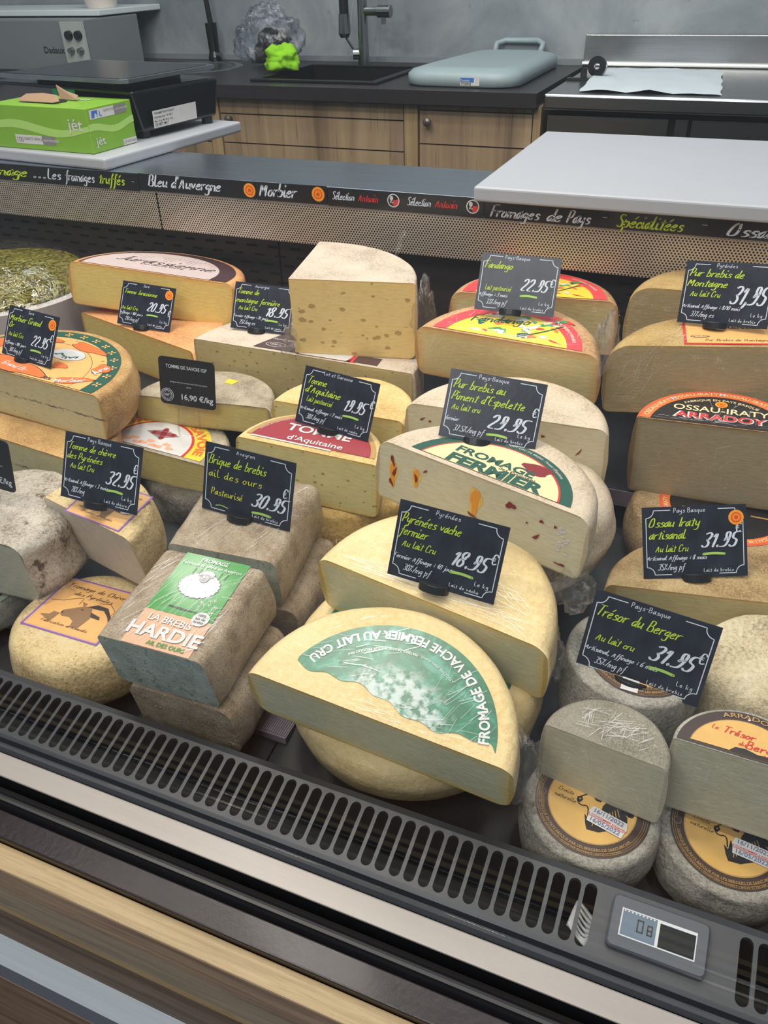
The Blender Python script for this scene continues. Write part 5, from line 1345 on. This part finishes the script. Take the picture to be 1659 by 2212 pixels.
g = G(); tresor_label(g, (.006, -.002), .052); arc_text(g, 'FABRIQUE EN PAYS BASQUE PAR LES BERGERS', gold, .006, -.002, .0475, 262, .0026, LZ + .0007, .01, inward=True); arc_text(g, 'ZONE ARTISANALE - QUARTIER ELICHALT', gold, .006, -.002, .0435, 262, .0024, LZ + .0007, .0, inward=True)
rect(g, white, -.006, -.052, .010, -.030, LZ + .0010); mk(g, t)
wheel('small_basque_cheese', 'whole mottled pale wheel without label at the right edge behind the price card', 'cheese', (.126, .672, .722), (0, 0, 0), .074, 0, .118, 'whole', r_tre2, None, ct=.024, cb=.02, amp=.0012, lump=.004, group='small Basque cheeses')
wheel('small_basque_cheese', 'grey wheel at the bottom of the stack under the price-card cheese', 'cheese', (-.004, .640, .636), (0, 4, 0), .062, 0, .048, 'whole', r_tre, None, ct=.010, group='small Basque cheeses')

# --- foil cheese under a clear dome, left
t = empty('domed_cheese_tray', Matrix.Translation((-1.295, 1.135, .790)) @ Matrix.Diagonal((1.27, 1.27, 1, 1)), 'gold-foiled cheese in a pale round tray under clear dome at left edge', 'tray')
foil, nt, b = newmat('gold_foil'); N = NT(nt); v = N.obj((1, 1, 1))
b.inputs['Metallic'].default_value = .6; b.inputs['Roughness'].default_value = .30
N.l(N.ramp(N.noise(v, 60, 4, .7, 2.0), [(.42, lin((120, 110, 30))), (.5, lin((190, 176, 60))), (.58, lin((240, 228, 130)))]), b.inputs['Base Color'])
N.l(N.bump(N.noise(N.obj((1, 2.2, 1)), 55, 6, .7, 2.5), 1.0, .012), b.inputs['Normal'])
g = G(); g.lathe([(0, .026), (.06, .027), (.118, .025), (.128, .014), (.130, 0), (0, 0)], foil, n=64); g.build('foiled_cheese', t, smooth=True)
g = G(); g.lathe([(.0, -.09), (.131, -.09), (.139, -.088), (.143, -.002), (.139, .0), (.131, -.0)], simple('pale_tray', (186, 176, 174), .5), n=64); g.build('tray', t)
g = G(); g.lathe([(0, .070), (.05, .068), (.095, .056), (.122, .034), (.134, .008), (.141, .003), (.143, .0012)], acrylic, n=64); g.build('clear_dome', t, smooth=True)
g = G(); g.tube([(.1315 * math.cos(a * PI / 24), .1315 * math.sin(a * PI / 24), .016) for a in range(49)], .0012, acrylic, 6); g.build('dome_rim', t)
t = empty('patterned_box', Matrix.Translation((-1.02, .790, .700)), 'small box with red and white print at the left edge behind Morbier card', 'box')
g = G(); g.box((-.06, 0, 0), (.0, .05, .052), simple('printed_card', (190, 180, 176), .5)); g.build('carton', t)
g = G()
for k in range(5): g.add([(-.056 + k * .011, -.0005, .012), (-.050 + k * .011, -.0005, .012), (-.049 + k * .011, -.0005, .04), (-.057 + k * .011, -.0005, .04)], [(0, 1, 2, 3)], dred)
g.build('print', t)

# ------------------------------------------------------------------ price cards
slate, nt, b = newmat('slate_card'); N = NT(nt); v = N.obj()
N.l(N.ramp(N.noise(N.obj((1, 1, .5)), 60, 5), [(.35, lin((22, 24, 36))), (.65, lin((38, 42, 56)))]), b.inputs['Base Color']); b.inputs['Roughness'].default_value = .32
N.l(N.bump(N.noise(v, 130, 4), .25, .0006), b.inputs['Normal'])
def price_card(label, P, ang, region, names, milk, aff, pct, price, lait, aop=False, k=1.0, kg=(.80, .95, .14), euro=(.90, .50), sz=1.0, px=(.55, .92), pv=.34, ph=.20, under=True, regx=.46, hold=.5, hand=None, mx=(.12, .43), mv=.43):
    """slate-look price card in its black clip foot; card frame: x across, z up"""
    P = Kp(P, k); w, h = .105 * k * sz, .074 * k * sz
    t = empty('price_card', pose(P, *ang), label, 'price tag', 'slate price cards on cheeses')
    g = G(); g.box((-w / 2, 0, 0), (w / 2, .0012, h), slate); g.build('card', t)
    m3 = lambda a, b, z: (a - w / 2, -z, b)
    def T(vf, x, y, mt, zz=.0004): put(g, vf, mt, x * w, y * h, zz, 0, m3)
    def fit(s, cap, u0, u1, shear=.28, wt=.085):
        V, Fc, W = pen_text(s, cap * h, wt, shear, 1.1, brush=.35, narrow=.72); x1 = max(a for a, b in V); kk = (u1 - u0) * w / x1
        return [(a * kk, b) for a, b in V], Fc
    g = G()
    i_, c_ = .035 * w, .075 * w; lw = .011 * h
    def cnr(sx, sz_):   # notched corner ornament
        X = lambda a: (a if sx < 0 else w - a); Z = lambda a: (a if sz_ < 0 else h - a)
        arc = [(X(i_ + c_ * math.cos(q * PI / 12)), Z(i_ + c_ * math.sin(q * PI / 12))) for q in range(7)]
        return arc
    for sx in (-1, 1):
        X = lambda a: (a if sx < 0 else w - a)
        put(g, ribbon([(X(i_), i_ + c_), (X(i_), h - i_ - c_)], lw), chalkw, 0, 0, .0004, 0, m3)
        for sz_ in (-1, 1):
            Z = lambda a: (a if sz_ < 0 else h - a)
            put(g, ribbon(cnr(sx, sz_), lw), chalkw, 0, 0, .0004, 0, m3)
            put(g, ribbon([(X(i_ + c_), Z(i_)), (X(i_ + c_ + .16 * w), Z(i_))], lw), chalkw, 0, 0, .0004, 0, m3)
    g.build('border', t)
    g = G()
    for (s_, u0, u1, v_, cap) in names: T(fit(s_, cap, u0, u1), u0, v_, lime)
    if milk: T(fit(milk, .095, *mx), mx[0], mv, lime)
    if hand: T(fit(hand[0], hand[4], hand[1], hand[2], .1, .07), hand[1], hand[3], simple('lime_marker', (214, 216, 60), .5) if 'lime_marker' not in bpy.data.materials else bpy.data.materials['lime_marker']); line3 = ribbon(chaikin([(.16 * w, .10 * h), (.22 * w, .125 * h), (.30 * w, .10 * h)]), .014 * h); put(g, line3, limeu, 0, 0, .0005, 0, m3)
    g.build('name_lettering', t)
    g = G()
    T(pen_text(region, .062 * h, .10, .1, 1.8, 'c', brush=.2), regx, .915, chalkw)
    if aff: T(fit(aff, .062, .035, .035 + .0215 * len(aff), .28, .10), .035, .255, chalkw)
    if pct: T(fit(pct, .085, .14, .14 + .030 * len(pct), .28, .085), .14, .115, chalkw)
    if lait: T(pen_text(lait, .045 * h, .13, .1, 2.6, 'l', brush=.2, jitter=.5), .58, .075, chalkw); T(pen_text('Le kg', .055 * h, .11, .1, 2.6, 'l', brush=.2, jitter=.5), kg[0], kg[2] + .03, chalkw)
    T(pen_text('€', .13 * h, .12, .15, 1, 'l'), euro[0], euro[1], chalkw, .0005)
    g.build('small_lettering', t)
    g = G(); T(fit(price, ph, px[0], px[1], .35, .105), px[0], pv, chalkw, .0006); g.build('price', t)
    if under:
        g = G(); x0 = px[0] + .02; ribs = ribbon(chaikin([(x0 * w, (pv - .10) * h), ((x0 + .10) * w, (pv - .085) * h), ((x0 + .20) * w, (pv - .10) * h)]), .035 * h); put(g, ribs, limeu, 0, 0, .0005, 0, m3); g.build('underline', t)
    if aop: g = G(); badge(g, .90 * w, .82 * h, .095 * h * 1.1, .0006, m3); g.build('badge', t)
    g = G(); hx = (hold - .5) * w; rw = .0145 * k; hh = .0085 * k
    pts = [(hx - rw, -.0005)] + [(hx - rw * math.cos(a * PI / 12), -.0005 - .0085 * k * math.sin(a * PI / 12)) for a in range(1, 12)] + [(hx + rw, -.0005)] + [(hx + rw, .0030), (hx - rw, .0030)]
    g.prism(pts, -.0045, hh - .0048, black_plastic); g.build('clip', t, bevel=.0006)
    return t
V_ = 'brebis'
price_card('slate card reading Morbier 22.95 at the left', (-.918, .805, .823), (-7, -30, 1), 'Jura', [('Morbier Grand', .06, .70, .73, .12), ('Or', .06, .17, .585, .12)], 'Au lait Cru', 'Affinage : 100 jours', '30%/mg pf', '22.95', 'Lait de vache', True, euro=(.90, .50), hold=.44, mx=(.08, .38), mv=.42)
price_card('slate card reading Tomme Jurassienne 20.95', (-.904, 1.055, .7815), (4, -30, 3), 'Jura', [('Tomme Jurassienne', .06, .68, .73, .10)], 'Au lait Cru', 'Affinage : 100 jours', '29%/mg pf', '20.95', 'Lait de vache', True, mx=(.05, .36), mv=.36, euro=(.92, .35), px=(.52, .92), pv=.40, hold=.46)
price_card('slate card reading Tomme de montagne fermière 18.95', (-.673, 1.060, .8035), (6, -28, 2), 'Auvergne', [('Tomme de', .06, .42, .76, .115), ('montagne fermière', .05, .78, .575, .115)], 'Au lait Cru', 'Fermier Affinage : 30 jours', '25%/mg es', '18.95', 'Lait de vache', False, mx=(.10, .42), mv=.42, px=(.55, .97), hold=.44, euro=(.99, .46))
price_card('slate card priced 22.95 topmost right of centre, over red and yellow labelled halves', (-.246, 1.007, .906), (5, -28, 1), 'Pays-Basque', [('Fandango', .06, .42, .74, .125)], 'Lait pasteurisé', 'Affinage : 3 mois', '33%/mg pf', '22.95', 'Lait de brebis', False, k=1.04, mx=(.10, .44), mv=.36, px=(.54, .92), pv=.40, hold=.46)
price_card('slate card reading Pur brebis de Montagne 31,95 at the right edge', (.010, 1.082, .893), (-12, -20, -6), 'Pyrénées', [('Pur brebis de', .06, .66, .76, .12), ('Montagne', .05, .50, .60, .12)], 'Au lait Cru', 'Artisanal Affinage : 8/10 mois', '37%/mg es', '31,95', 'Lait de brebis', False, sz=1.06, mx=(.10, .44), mv=.44, px=(.55, .98), pv=.36, ph=.28, under=False, euro=(.97, .60), hold=.43)
price_card('slate card reading Tomme de chèvre des Pyrénées 32.95', (-.585, .551, .809), (-1, -26, 0), 'Pays Basque', [('Tomme de chèvre', .06, .68, .76, .105), ('des Pyrénées', .05, .52, .615, .105)], 'Au lait Cru', 'Artisanal Affinage : 3 mois', '28%/mg', '32.95', 'Lait de chèvre', False, k=1.06, mx=(.10, .42), mv=.475, px=(.58, .97), pv=.36, euro=(.91, .60), hold=.47)
price_card('slate card reading Brique de brebis ail des ours 30.95', (-.411, .575, .817), (1, -17, 3), 'Aveyron', [('Brique de brebis', .05, .70, .71, .13)], None, None, None, '30.95', 'Lait de brebis', False, k=1.10, hand=('Pasteurisé', .10, .46, .26, .10), px=(.56, .98), pv=.24, euro=(.89, .47), hold=.44, kg=(1.5, 1.6, 0))
price_card('slate card reading Tomme d\'Aquitaine 19.95', (-.424, .806, .799), (0, -25, 5), 'Lot et Garonne', [('Tomme', .07, .33, .72, .125), ("d'Aquitaine", .06, .54, .565, .125)], 'Lait pasteurisé', 'Artisanal Affinage : 2 mois', '30%/mg pf', '19.95', 'Lait de vache', False, mx=(.10, .46), mv=.41, px=(.60, .92), pv=.42, euro=(.93, .56), hold=.46)
price_card('slate card reading Pur brebis au Piment d\'Espelette 29.95', (-.200, .737, .862), (15, -34, 8), 'Pays-Basque', [('Pur brebis au', .06, .60, .74, .125), ("Piment d'Espelette", .06, .82, .565, .125)], 'Au lait cru', 'fermier', '37.5%/mg pf', '29.95', 'Lait de brebis', False, mx=(.08, .38), mv=.42, px=(.47, .92), pv=.24, euro=(.90, .50), hold=.40)
price_card('slate card reading Pyrénées vache fermier 18.95, centre', (-.185, .544, .815), (0, -22, 3), 'Pyrénées', [('Pyrénées vache', .05, .60, .73, .125), ('fermier', .05, .32, .57, .125)], 'Au lait Cru', 'Fermier Affinage : 40 jours', '30%/mg pf', '18.95', 'Lait de vache', False, k=1.05, mx=(.09, .41), mv=.42, px=(.55, .92), pv=.36, euro=(.90, .50), hold=.45)
price_card('slate card reading Ossau Iraty artisanal 31.95 with orange badge', (.036, .715, .762), (19, -33, -3), 'Pays Basque', [('Ossau Iraty', .06, .56, .72, .125), ('artisanal', .06, .42, .55, .125)], 'Au lait Cru', 'Artisanal Affinage : 8 mois', '35%/mg pf', '31.95', 'Lait de brebis', True, k=1.07, mx=(.12, .44), mv=.37, px=(.56, .95), pv=.42, euro=(.89, .62), hold=.51, kg=(1.5, 1.6, 0))
price_card('slate card priced 31.95 standing nearest at the right over small grey wheels', (.000, .529, .773), (-3, -22, 3), 'Pays-Basque', [('Trésor du Berger', .05, .74, .70, .135)], 'Au lait cru', 'Artisanal, Affinage : 6 mois', '35%/mg pf', '31.95', 'Lait de brebis', False, k=1.11, mx=(.10, .42), mv=.40, px=(.54, .93), pv=.38, euro=(.90, .52), hold=.46)
# handwritten second line on the brick card
def card_by(label):
    return [o for o in bpy.data.objects if o.get('label') == label][0]
tb = card_by('slate card reading Brique de brebis ail des ours 30.95'); g = G(); w, h = .105 * 1.10, .074 * 1.10
vf = pen_text('ail des ours', .105 * h, .08, .1, 1.9, 'l', brush=.2); x1 = max(a for a, b in vf[0]); vf = ([(a * .60 * w / x1, b) for a, b in vf[0]], vf[1])
put(g, vf, bpy.data.materials['lime_marker'], .06 * w, .52 * h, .0004, 0, lambda a, b, z: (a - w / 2, -z, b)); g.build('handwriting', tb)

def black_plate(label, P, ang, w, h, title, price, u_t=.12, leg=1):
    """rounded black price plate in a clear acrylic easel"""
    t = empty('price_plate', pose(P, *ang), label, 'price tag', 'rounded black price plates')
    g = G(); pts = [(x, y + h / 2) for x, y in rrect(w / 2, h / 2, .006, 5)]
    n = len(pts); g.add([(x, 0, z) for x, z in pts] + [(x, .0014, z) for x, z in pts], [tuple(range(n)), tuple(range(2 * n - 1, n - 1, -1))] + [(i, n + i, n + (i + 1) % n, (i + 1) % n) for i in range(n)], simple('matt_black_plate', (26, 27, 30), .5) if 'matt_black_plate' not in bpy.data.materials else bpy.data.materials['matt_black_plate'])
    g.build('plate', t)
    g = G(); m3 = lambda a, b, z: (a - w / 2, -z, b)
    put(g, print_text(title, .070 * h, .01, 'c', .85), chalkw, .50 * w, .78 * h, .0004, 0, m3)
    put(g, print_text('allergène: lait thermisé de vache 29.2% de matière', .028 * h, 0, 'c'), chalkw, .53 * w, .48 * h, .0004, 0, m3); put(g, print_text('grasse', .028 * h, 0, 'c'), chalkw, .53 * w, .40 * h, .0004, 0, m3)
    put(g, print_text(price, .115 * h, .015, 'r', 1.0), chalkw, .96 * w, .14 * h, .0004, 0, m3)
    cx, cy, r = .13 * w, .20 * h, .115 * w
    for mt, rr, zz in ((chalkw, r, .0003), (slate, r * .92, .0005), (chalkw, r * .78, .0007), (slate, r * .70, .0009)):
        g.add([m3(cx + rr * math.cos(a * PI / 16), cy + rr * math.sin(a * PI / 16), zz) for a in range(32)], [tuple(range(32))], mt)
    for a in range(12):
        q = (cx + r * .55 * math.cos(a * PI / 6), cy + r * .55 * math.sin(a * PI / 6)); g.add([m3(q[0] + r * .07 * math.cos(c * PI / 3), q[1] + r * .07 * math.sin(c * PI / 3), .0011) for c in range(6)], [tuple(range(6))], chalkw)
    put(g, print_text('IGP', r * .35, .02, 'c'), chalkw, cx, cy - r * .15, .0012, 0, m3)
    g.build('lettering', t)
    g = G()
    g.add([(-.010, -.003, -.012), (.012, -.003, -.012), (.012, -.0025, .014), (-.010, -.0025, .014)], [(0, 1, 2, 3)], acrylic)
    for (a, b_) in (((-.016, -.004, -.034), (-.014, -.003, -.004)), ((.020, -.004, -.036), (.018, -.003, -.004)), ((-.016, -.004, -.034), (.000, -.030, -.034)), ((.000, -.030, -.034), (.030, -.022, -.034)), ((.030, -.022, -.034), (.042, .006, -.034)), ((.042, .006, -.034), (.038, .016, -.030))):
        g.tube([a, b_], .0016, acrylic, 6)
    g.build('clear_easel', t)
    return t
black_plate('rounded black plate reading Tomme de Savoie IGP 16,90 €/kg', (-.690, .868, .758), (8, -8, 3), .088, .072, 'TOMME DE SAVOIE IGP', '16,90 €/kg')
black_plate('rounded black plate cut off by the left edge of the photo', (-.787, .580, .772), (0, -8, 2), .088, .068, 'TOMME NATURE', '18,90 €/kg')

# ------------------------------------------------------------------ thermometer in the grille
t = empty('thermometer', Matrix.Translation((0, 0, 0)), 'grey solar digital thermometer set in the slotted grille', 'thermometer')
ax = Vector((1, 0, 0)); ay = (Vector((0, .4195, .6445)) - Vector((0, .3635, .6305))).normalized(); az = ax.cross(ay)
Mt = Matrix(((ax.x, ay.x, az.x, .0575), (ax.y, ay.y, az.y, .3935), (ax.z, ay.z, az.z, .640), (0, 0, 0, 1)))
t.matrix_world = Mt
tg = simple('thermometer_grey', (74, 78, 88), .45)
g = G(); loft(g, [(rrect(.0385, .0210, .005), -.004), (rrect(.0385, .0210, .005), .004), (rrect(.0370, .0195, .004), .0055)], tg); g.build('housing', t)
g = G(); rect(g, simple('lcd_frame', (200, 204, 206), .4), -.0300, -.0110, .0290, .0110, .0058); g.build('window_frame', t)
lcd, nt, b = newmat('lcd_grey'); b.inputs['Base Color'].default_value = lin((112, 126, 142)); b.inputs['Roughness'].default_value = .12
g = G(); rect(g, lcd, -.0290, -.0098, -.0020, .0100, .0061); g.build('display', t)
g = G(); rect(g, simple('solar_cell', (30, 34, 36), .15), .0005, -.0098, .0280, .0085, .0061); g.build('solar_cell', t)
g = G(); seg = black
def seg7(x, y, s_, dg):
    m_ = {'0': 'abcdef', '8': 'abcdefg', '6': 'acdefg'}[dg]; W2, H2, w2 = .0042 * s_, .0045 * s_, .0010
    S = {'a': (0, 2 * H2, W2, 2 * H2), 'd': (0, 0, W2, 0), 'g': (0, H2, W2, H2), 'b': (W2, H2, W2, 2 * H2), 'c': (W2, 0, W2, H2), 'e': (0, 0, 0, H2), 'f': (0, H2, 0, 2 * H2)}
    for q in m_: a = S[q]; line(g, seg, [(x + a[0], y + a[1]), (x + a[2], y + a[3])], w2, .0065)
seg7(-.0165, -.004, 1, '0'); seg7(-.0085, -.004, .8, '8'); g.build('digits', t)
g = G()
for k in range(9): blob(g, white, -.0275 + k * .0029, .0090, .0007, .0007, .0065, 0, 8, 0)
g.build('solar_dots', t)
g = G(); cab_m = simple('grey_probe_cable', (176, 176, 178), .5); cpts = []
for k in range(220):
    a = k * 2 * PI / 22; tn = k / 22
    cpts.append((-.0035 - .0085 * math.cos(a) + .0004 * tn, .3920 + (.0125 - .0022 * abs(tn - 5)) * math.sin(a) + .0060 * math.cos(a) + .0030 * (tn - 5) * .9, .6235 + .0025 * math.cos(a + 1) - .0003 * tn))
g.tube(cpts, .0013, cab_m, 6); tag(g.build('probe_cable', smooth=True), 'coiled grey probe cable seen through the slots left of the thermometer', 'cable')

# ------------------------------------------------------------------ bunched ends of cling film on the wrapped cheeses
def film_bunch(parent_label, c, r, seed, rot=(0, 0, 0)):
    p = [o for o in bpy.data.objects if o.get('label') == parent_label][0]
    o = crumple('film_bunch', None, None, c, r, film, seed, .75, n=4)
    o.rotation_euler = tuple(R_(a) for a in rot)
    o.parent = p; o.matrix_parent_inverse = p.matrix_world.inverted()
bpy.context.view_layer.update()
film_bunch('half yellow wrapped cheese under the Pyrénées vache fermier card', (-.084, .585, .735), (.012, .018, .030), 2, (0, -20, 0))
film_bunch('half yellow wrapped cheese under the Pyrénées vache fermier card', (-.076, .64, .770), (.016, .016, .020), 5)
film_bunch('half yellow cheese with large green label, front centre', (-.074, .470, .690), (.010, .020, .034), 7, (0, -14, 0))
film_bunch('half wrapped cheese with red and yellow label under the topmost 22.95 price card', (-.125, 1.05, .862), (.012, .05, .028), 3, (0, -10, 0))
film_bunch('half yellow wrapped cheese under the Pyrénées vache fermier card', (-.185, .688, .806), (.050, .010, .013), 8)
film_bunch('half wrinkled grey-rinded cheese at the left edge behind the goat cheese', (-.690, .545, .650), (.022, .020, .022), 4)
film_bunch('tall quarter wedge of holed tomme with white rind top at back centre', (-.583, 1.02, .825), (.010, .03, .022), 6)
film_bunch('tall quarter wedge of holed tomme with white rind top at back centre', (-.395, 1.075, .86), (.008, .03, .045), 9)
p_ = [o for o in bpy.data.objects if o.get('label') == 'tall quarter wedge of holed tomme with white rind top at back centre'][0]
g = G(); g.tube([(.135, .128, -.004), (.140, .135, .010), (.143, .138, .024), (.147, .140, .032)], [.003, .0035, .0045, .007], film, 9); g.build('twisted_film', p_)

# cling film creases, glints painted in as pale ribbons (too small to pick apart)
crm, nt, b = newmat('film_crease'); N = NT(nt); out = nt.nodes['Material Output']; tr = N.n('ShaderNodeBsdfTransparent')
b.inputs['Base Color'].default_value = (.85, .85, .86, 1); b.inputs['Roughness'].default_value = .18; b.inputs['Specular IOR Level'].default_value = .9
ms = N.n('ShaderNodeMixShader'); ms.inputs[0].default_value = .50; N.l(tr.outputs[0], ms.inputs[1]); N.l(b.outputs[0], ms.inputs[2]); N.l(ms.outputs[0], out.inputs[0])
def creases(label, fields):
    p = [o for o in bpy.data.objects if o.get('label') == label][0]; g = G()
    for fi, (face, x0, x1, y0, y1, ang, spread, ln, n, inside) in enumerate(fields):
        rnd = random.Random(fi * 17 + n)
        for k in range(n):
            x, y = rnd.uniform(x0, x1), rnd.uniform(y0, y1); a = R_(ang + rnd.uniform(-spread, spread)); L = ln * rnd.uniform(.35, 1.0); c = rnd.uniform(-.25, .25)
            pts = []
            for q in range(6):
                pts.append((x, y)); x += L / 5 * math.cos(a); y += L / 5 * math.sin(a); a += c / 5
            if inside and not all(inside(*q) for q in pts): continue
            vs, fs = ribbon(pts, rnd.choice((.0002, .0003, .0005)))
            if face == 'top': g.add([(a_, b_, .0019) for a_, b_ in vs], fs, crm)
            else: g.add([(a_, -.0006, b_) for a_, b_ in vs], fs, crm)
    tag(g.build('crease_glints', p), kind='stuff')
disk = lambda R, s=0: (lambda x, y: x * x + (y - s) ** 2 < (R * .9) ** 2 and y > .002)
creases('half yellow wrapped cheese under the Pyrénées vache fermier card', [('top', -.11, .09, .003, .02, 2, 10, .09, 60, disk(.118)), ('top', -.09, .0, .03, .10, 20, 40, .03, 50, disk(.118)), ('top', .03, .09, .0, .06, -15, 25, .05, 46, disk(.118)), ('front', -.115, .1, -.075, -.02, -60, 30, .03, 30, None)])
creases('half yellow cheese with large green label, front centre', [('top', .04, .11, .0, .06, 60, 30, .03, 40, disk(.122)), ('top', -.11, .0, .03, .09, 25, 20, .025, 40, disk(.122)), ('top', -.03, .09, .0, .02, 5, 12, .03, 30, disk(.122))])
creases('half wrapped cheese with red and yellow label under the topmost 22.95 price card', [('top', -.10, .10, .002, .10, 70, 50, .016, 120, disk(.125, -.018)), ('top', -.08, .08, .003, .02, 0, 20, .04, 40, disk(.125, -.018)), ('front', .02, .12, -.06, -.02, 60, 40, .012, 24, None), ('front', -.13, -.10, -.05, -.01, 65, 15, .025, 14, None)])
creases('wrapped half of a small cheese standing on the ram-labelled one at front', [('top', -.03, .045, .002, .035, 75, 35, .022, 60, disk(.052)), ('top', -.04, .03, .01, .045, 15, 20, .03, 40, disk(.052)), ('front', -.05, .045, -.06, -.01, -70, 50, .02, 26, None), ('front', .0, .04, -.055, -.02, 60, 90, .015, 14, None)])
creases('half of a small cheese with brown and tan ringed label at the right edge', [('front', -.05, -.02, -.075, -.02, 45, 40, .03, 22, None), ('front', -.05, .05, -.08, -.01, 0, 15, .02, 18, None)])
creases('brick of ewe cheese with green sheep label, front left', [('top', -.055, .055, .005, .12, 68, 14, .035, 120, lambda x, y: abs(x) < .056 and 0 < y < .124), ('top', .035, .056, .0, .10, 25, 25, .02, 60, lambda x, y: abs(x) < .057 and 0 < y < .124), ('front', -.05, .05, -.07, -.03, 10, 60, .02, 24, None)])
creases('speckled tan brick of ewe cheese carrying the Brique de brebis card', [('top', -.058, .058, .005, .12, 70, 10, .05, 60, lambda x, y: abs(x) < .059 and 0 < y < .13)])
creases('half smooth pale goat cheese carrying the Tomme de chèvre card', [('front', -.06, .06, -.075, -.01, -65, 30, .025, 40, None), ('top', -.06, .06, .002, .05, 30, 40, .02, 24, disk(.068))])
creases('half golden-rinded ewe cheese with red-framed orange label at right', [('top', -.12, -.05, .0, .08, 40, 40, .02, 50, disk(.118, -.02)), ('front', -.145, -.09, -.085, -.01, 60, 30, .03, 22, None)])
creases('half cheese with black and orange Ossau-Iraty label at right', [('top', -.08, .08, .0, .01, 0, 25, .02, 40, disk(.093, -.01)), ('top', -.01, .06, .0, .05, 80, 40, .03, 14, disk(.093, -.01)), ('front', -.08, .02, -.09, -.02, 50, 40, .02, 12, None)])
creases('half pale ewe cheese behind the Piment d\'Espelette price card', [('top', .05, .11, .0, .05, -40, 30, .03, 24, disk(.118)), ('front', -.12, -.09, -.06, -.01, 60, 20, .03, 14, None)])
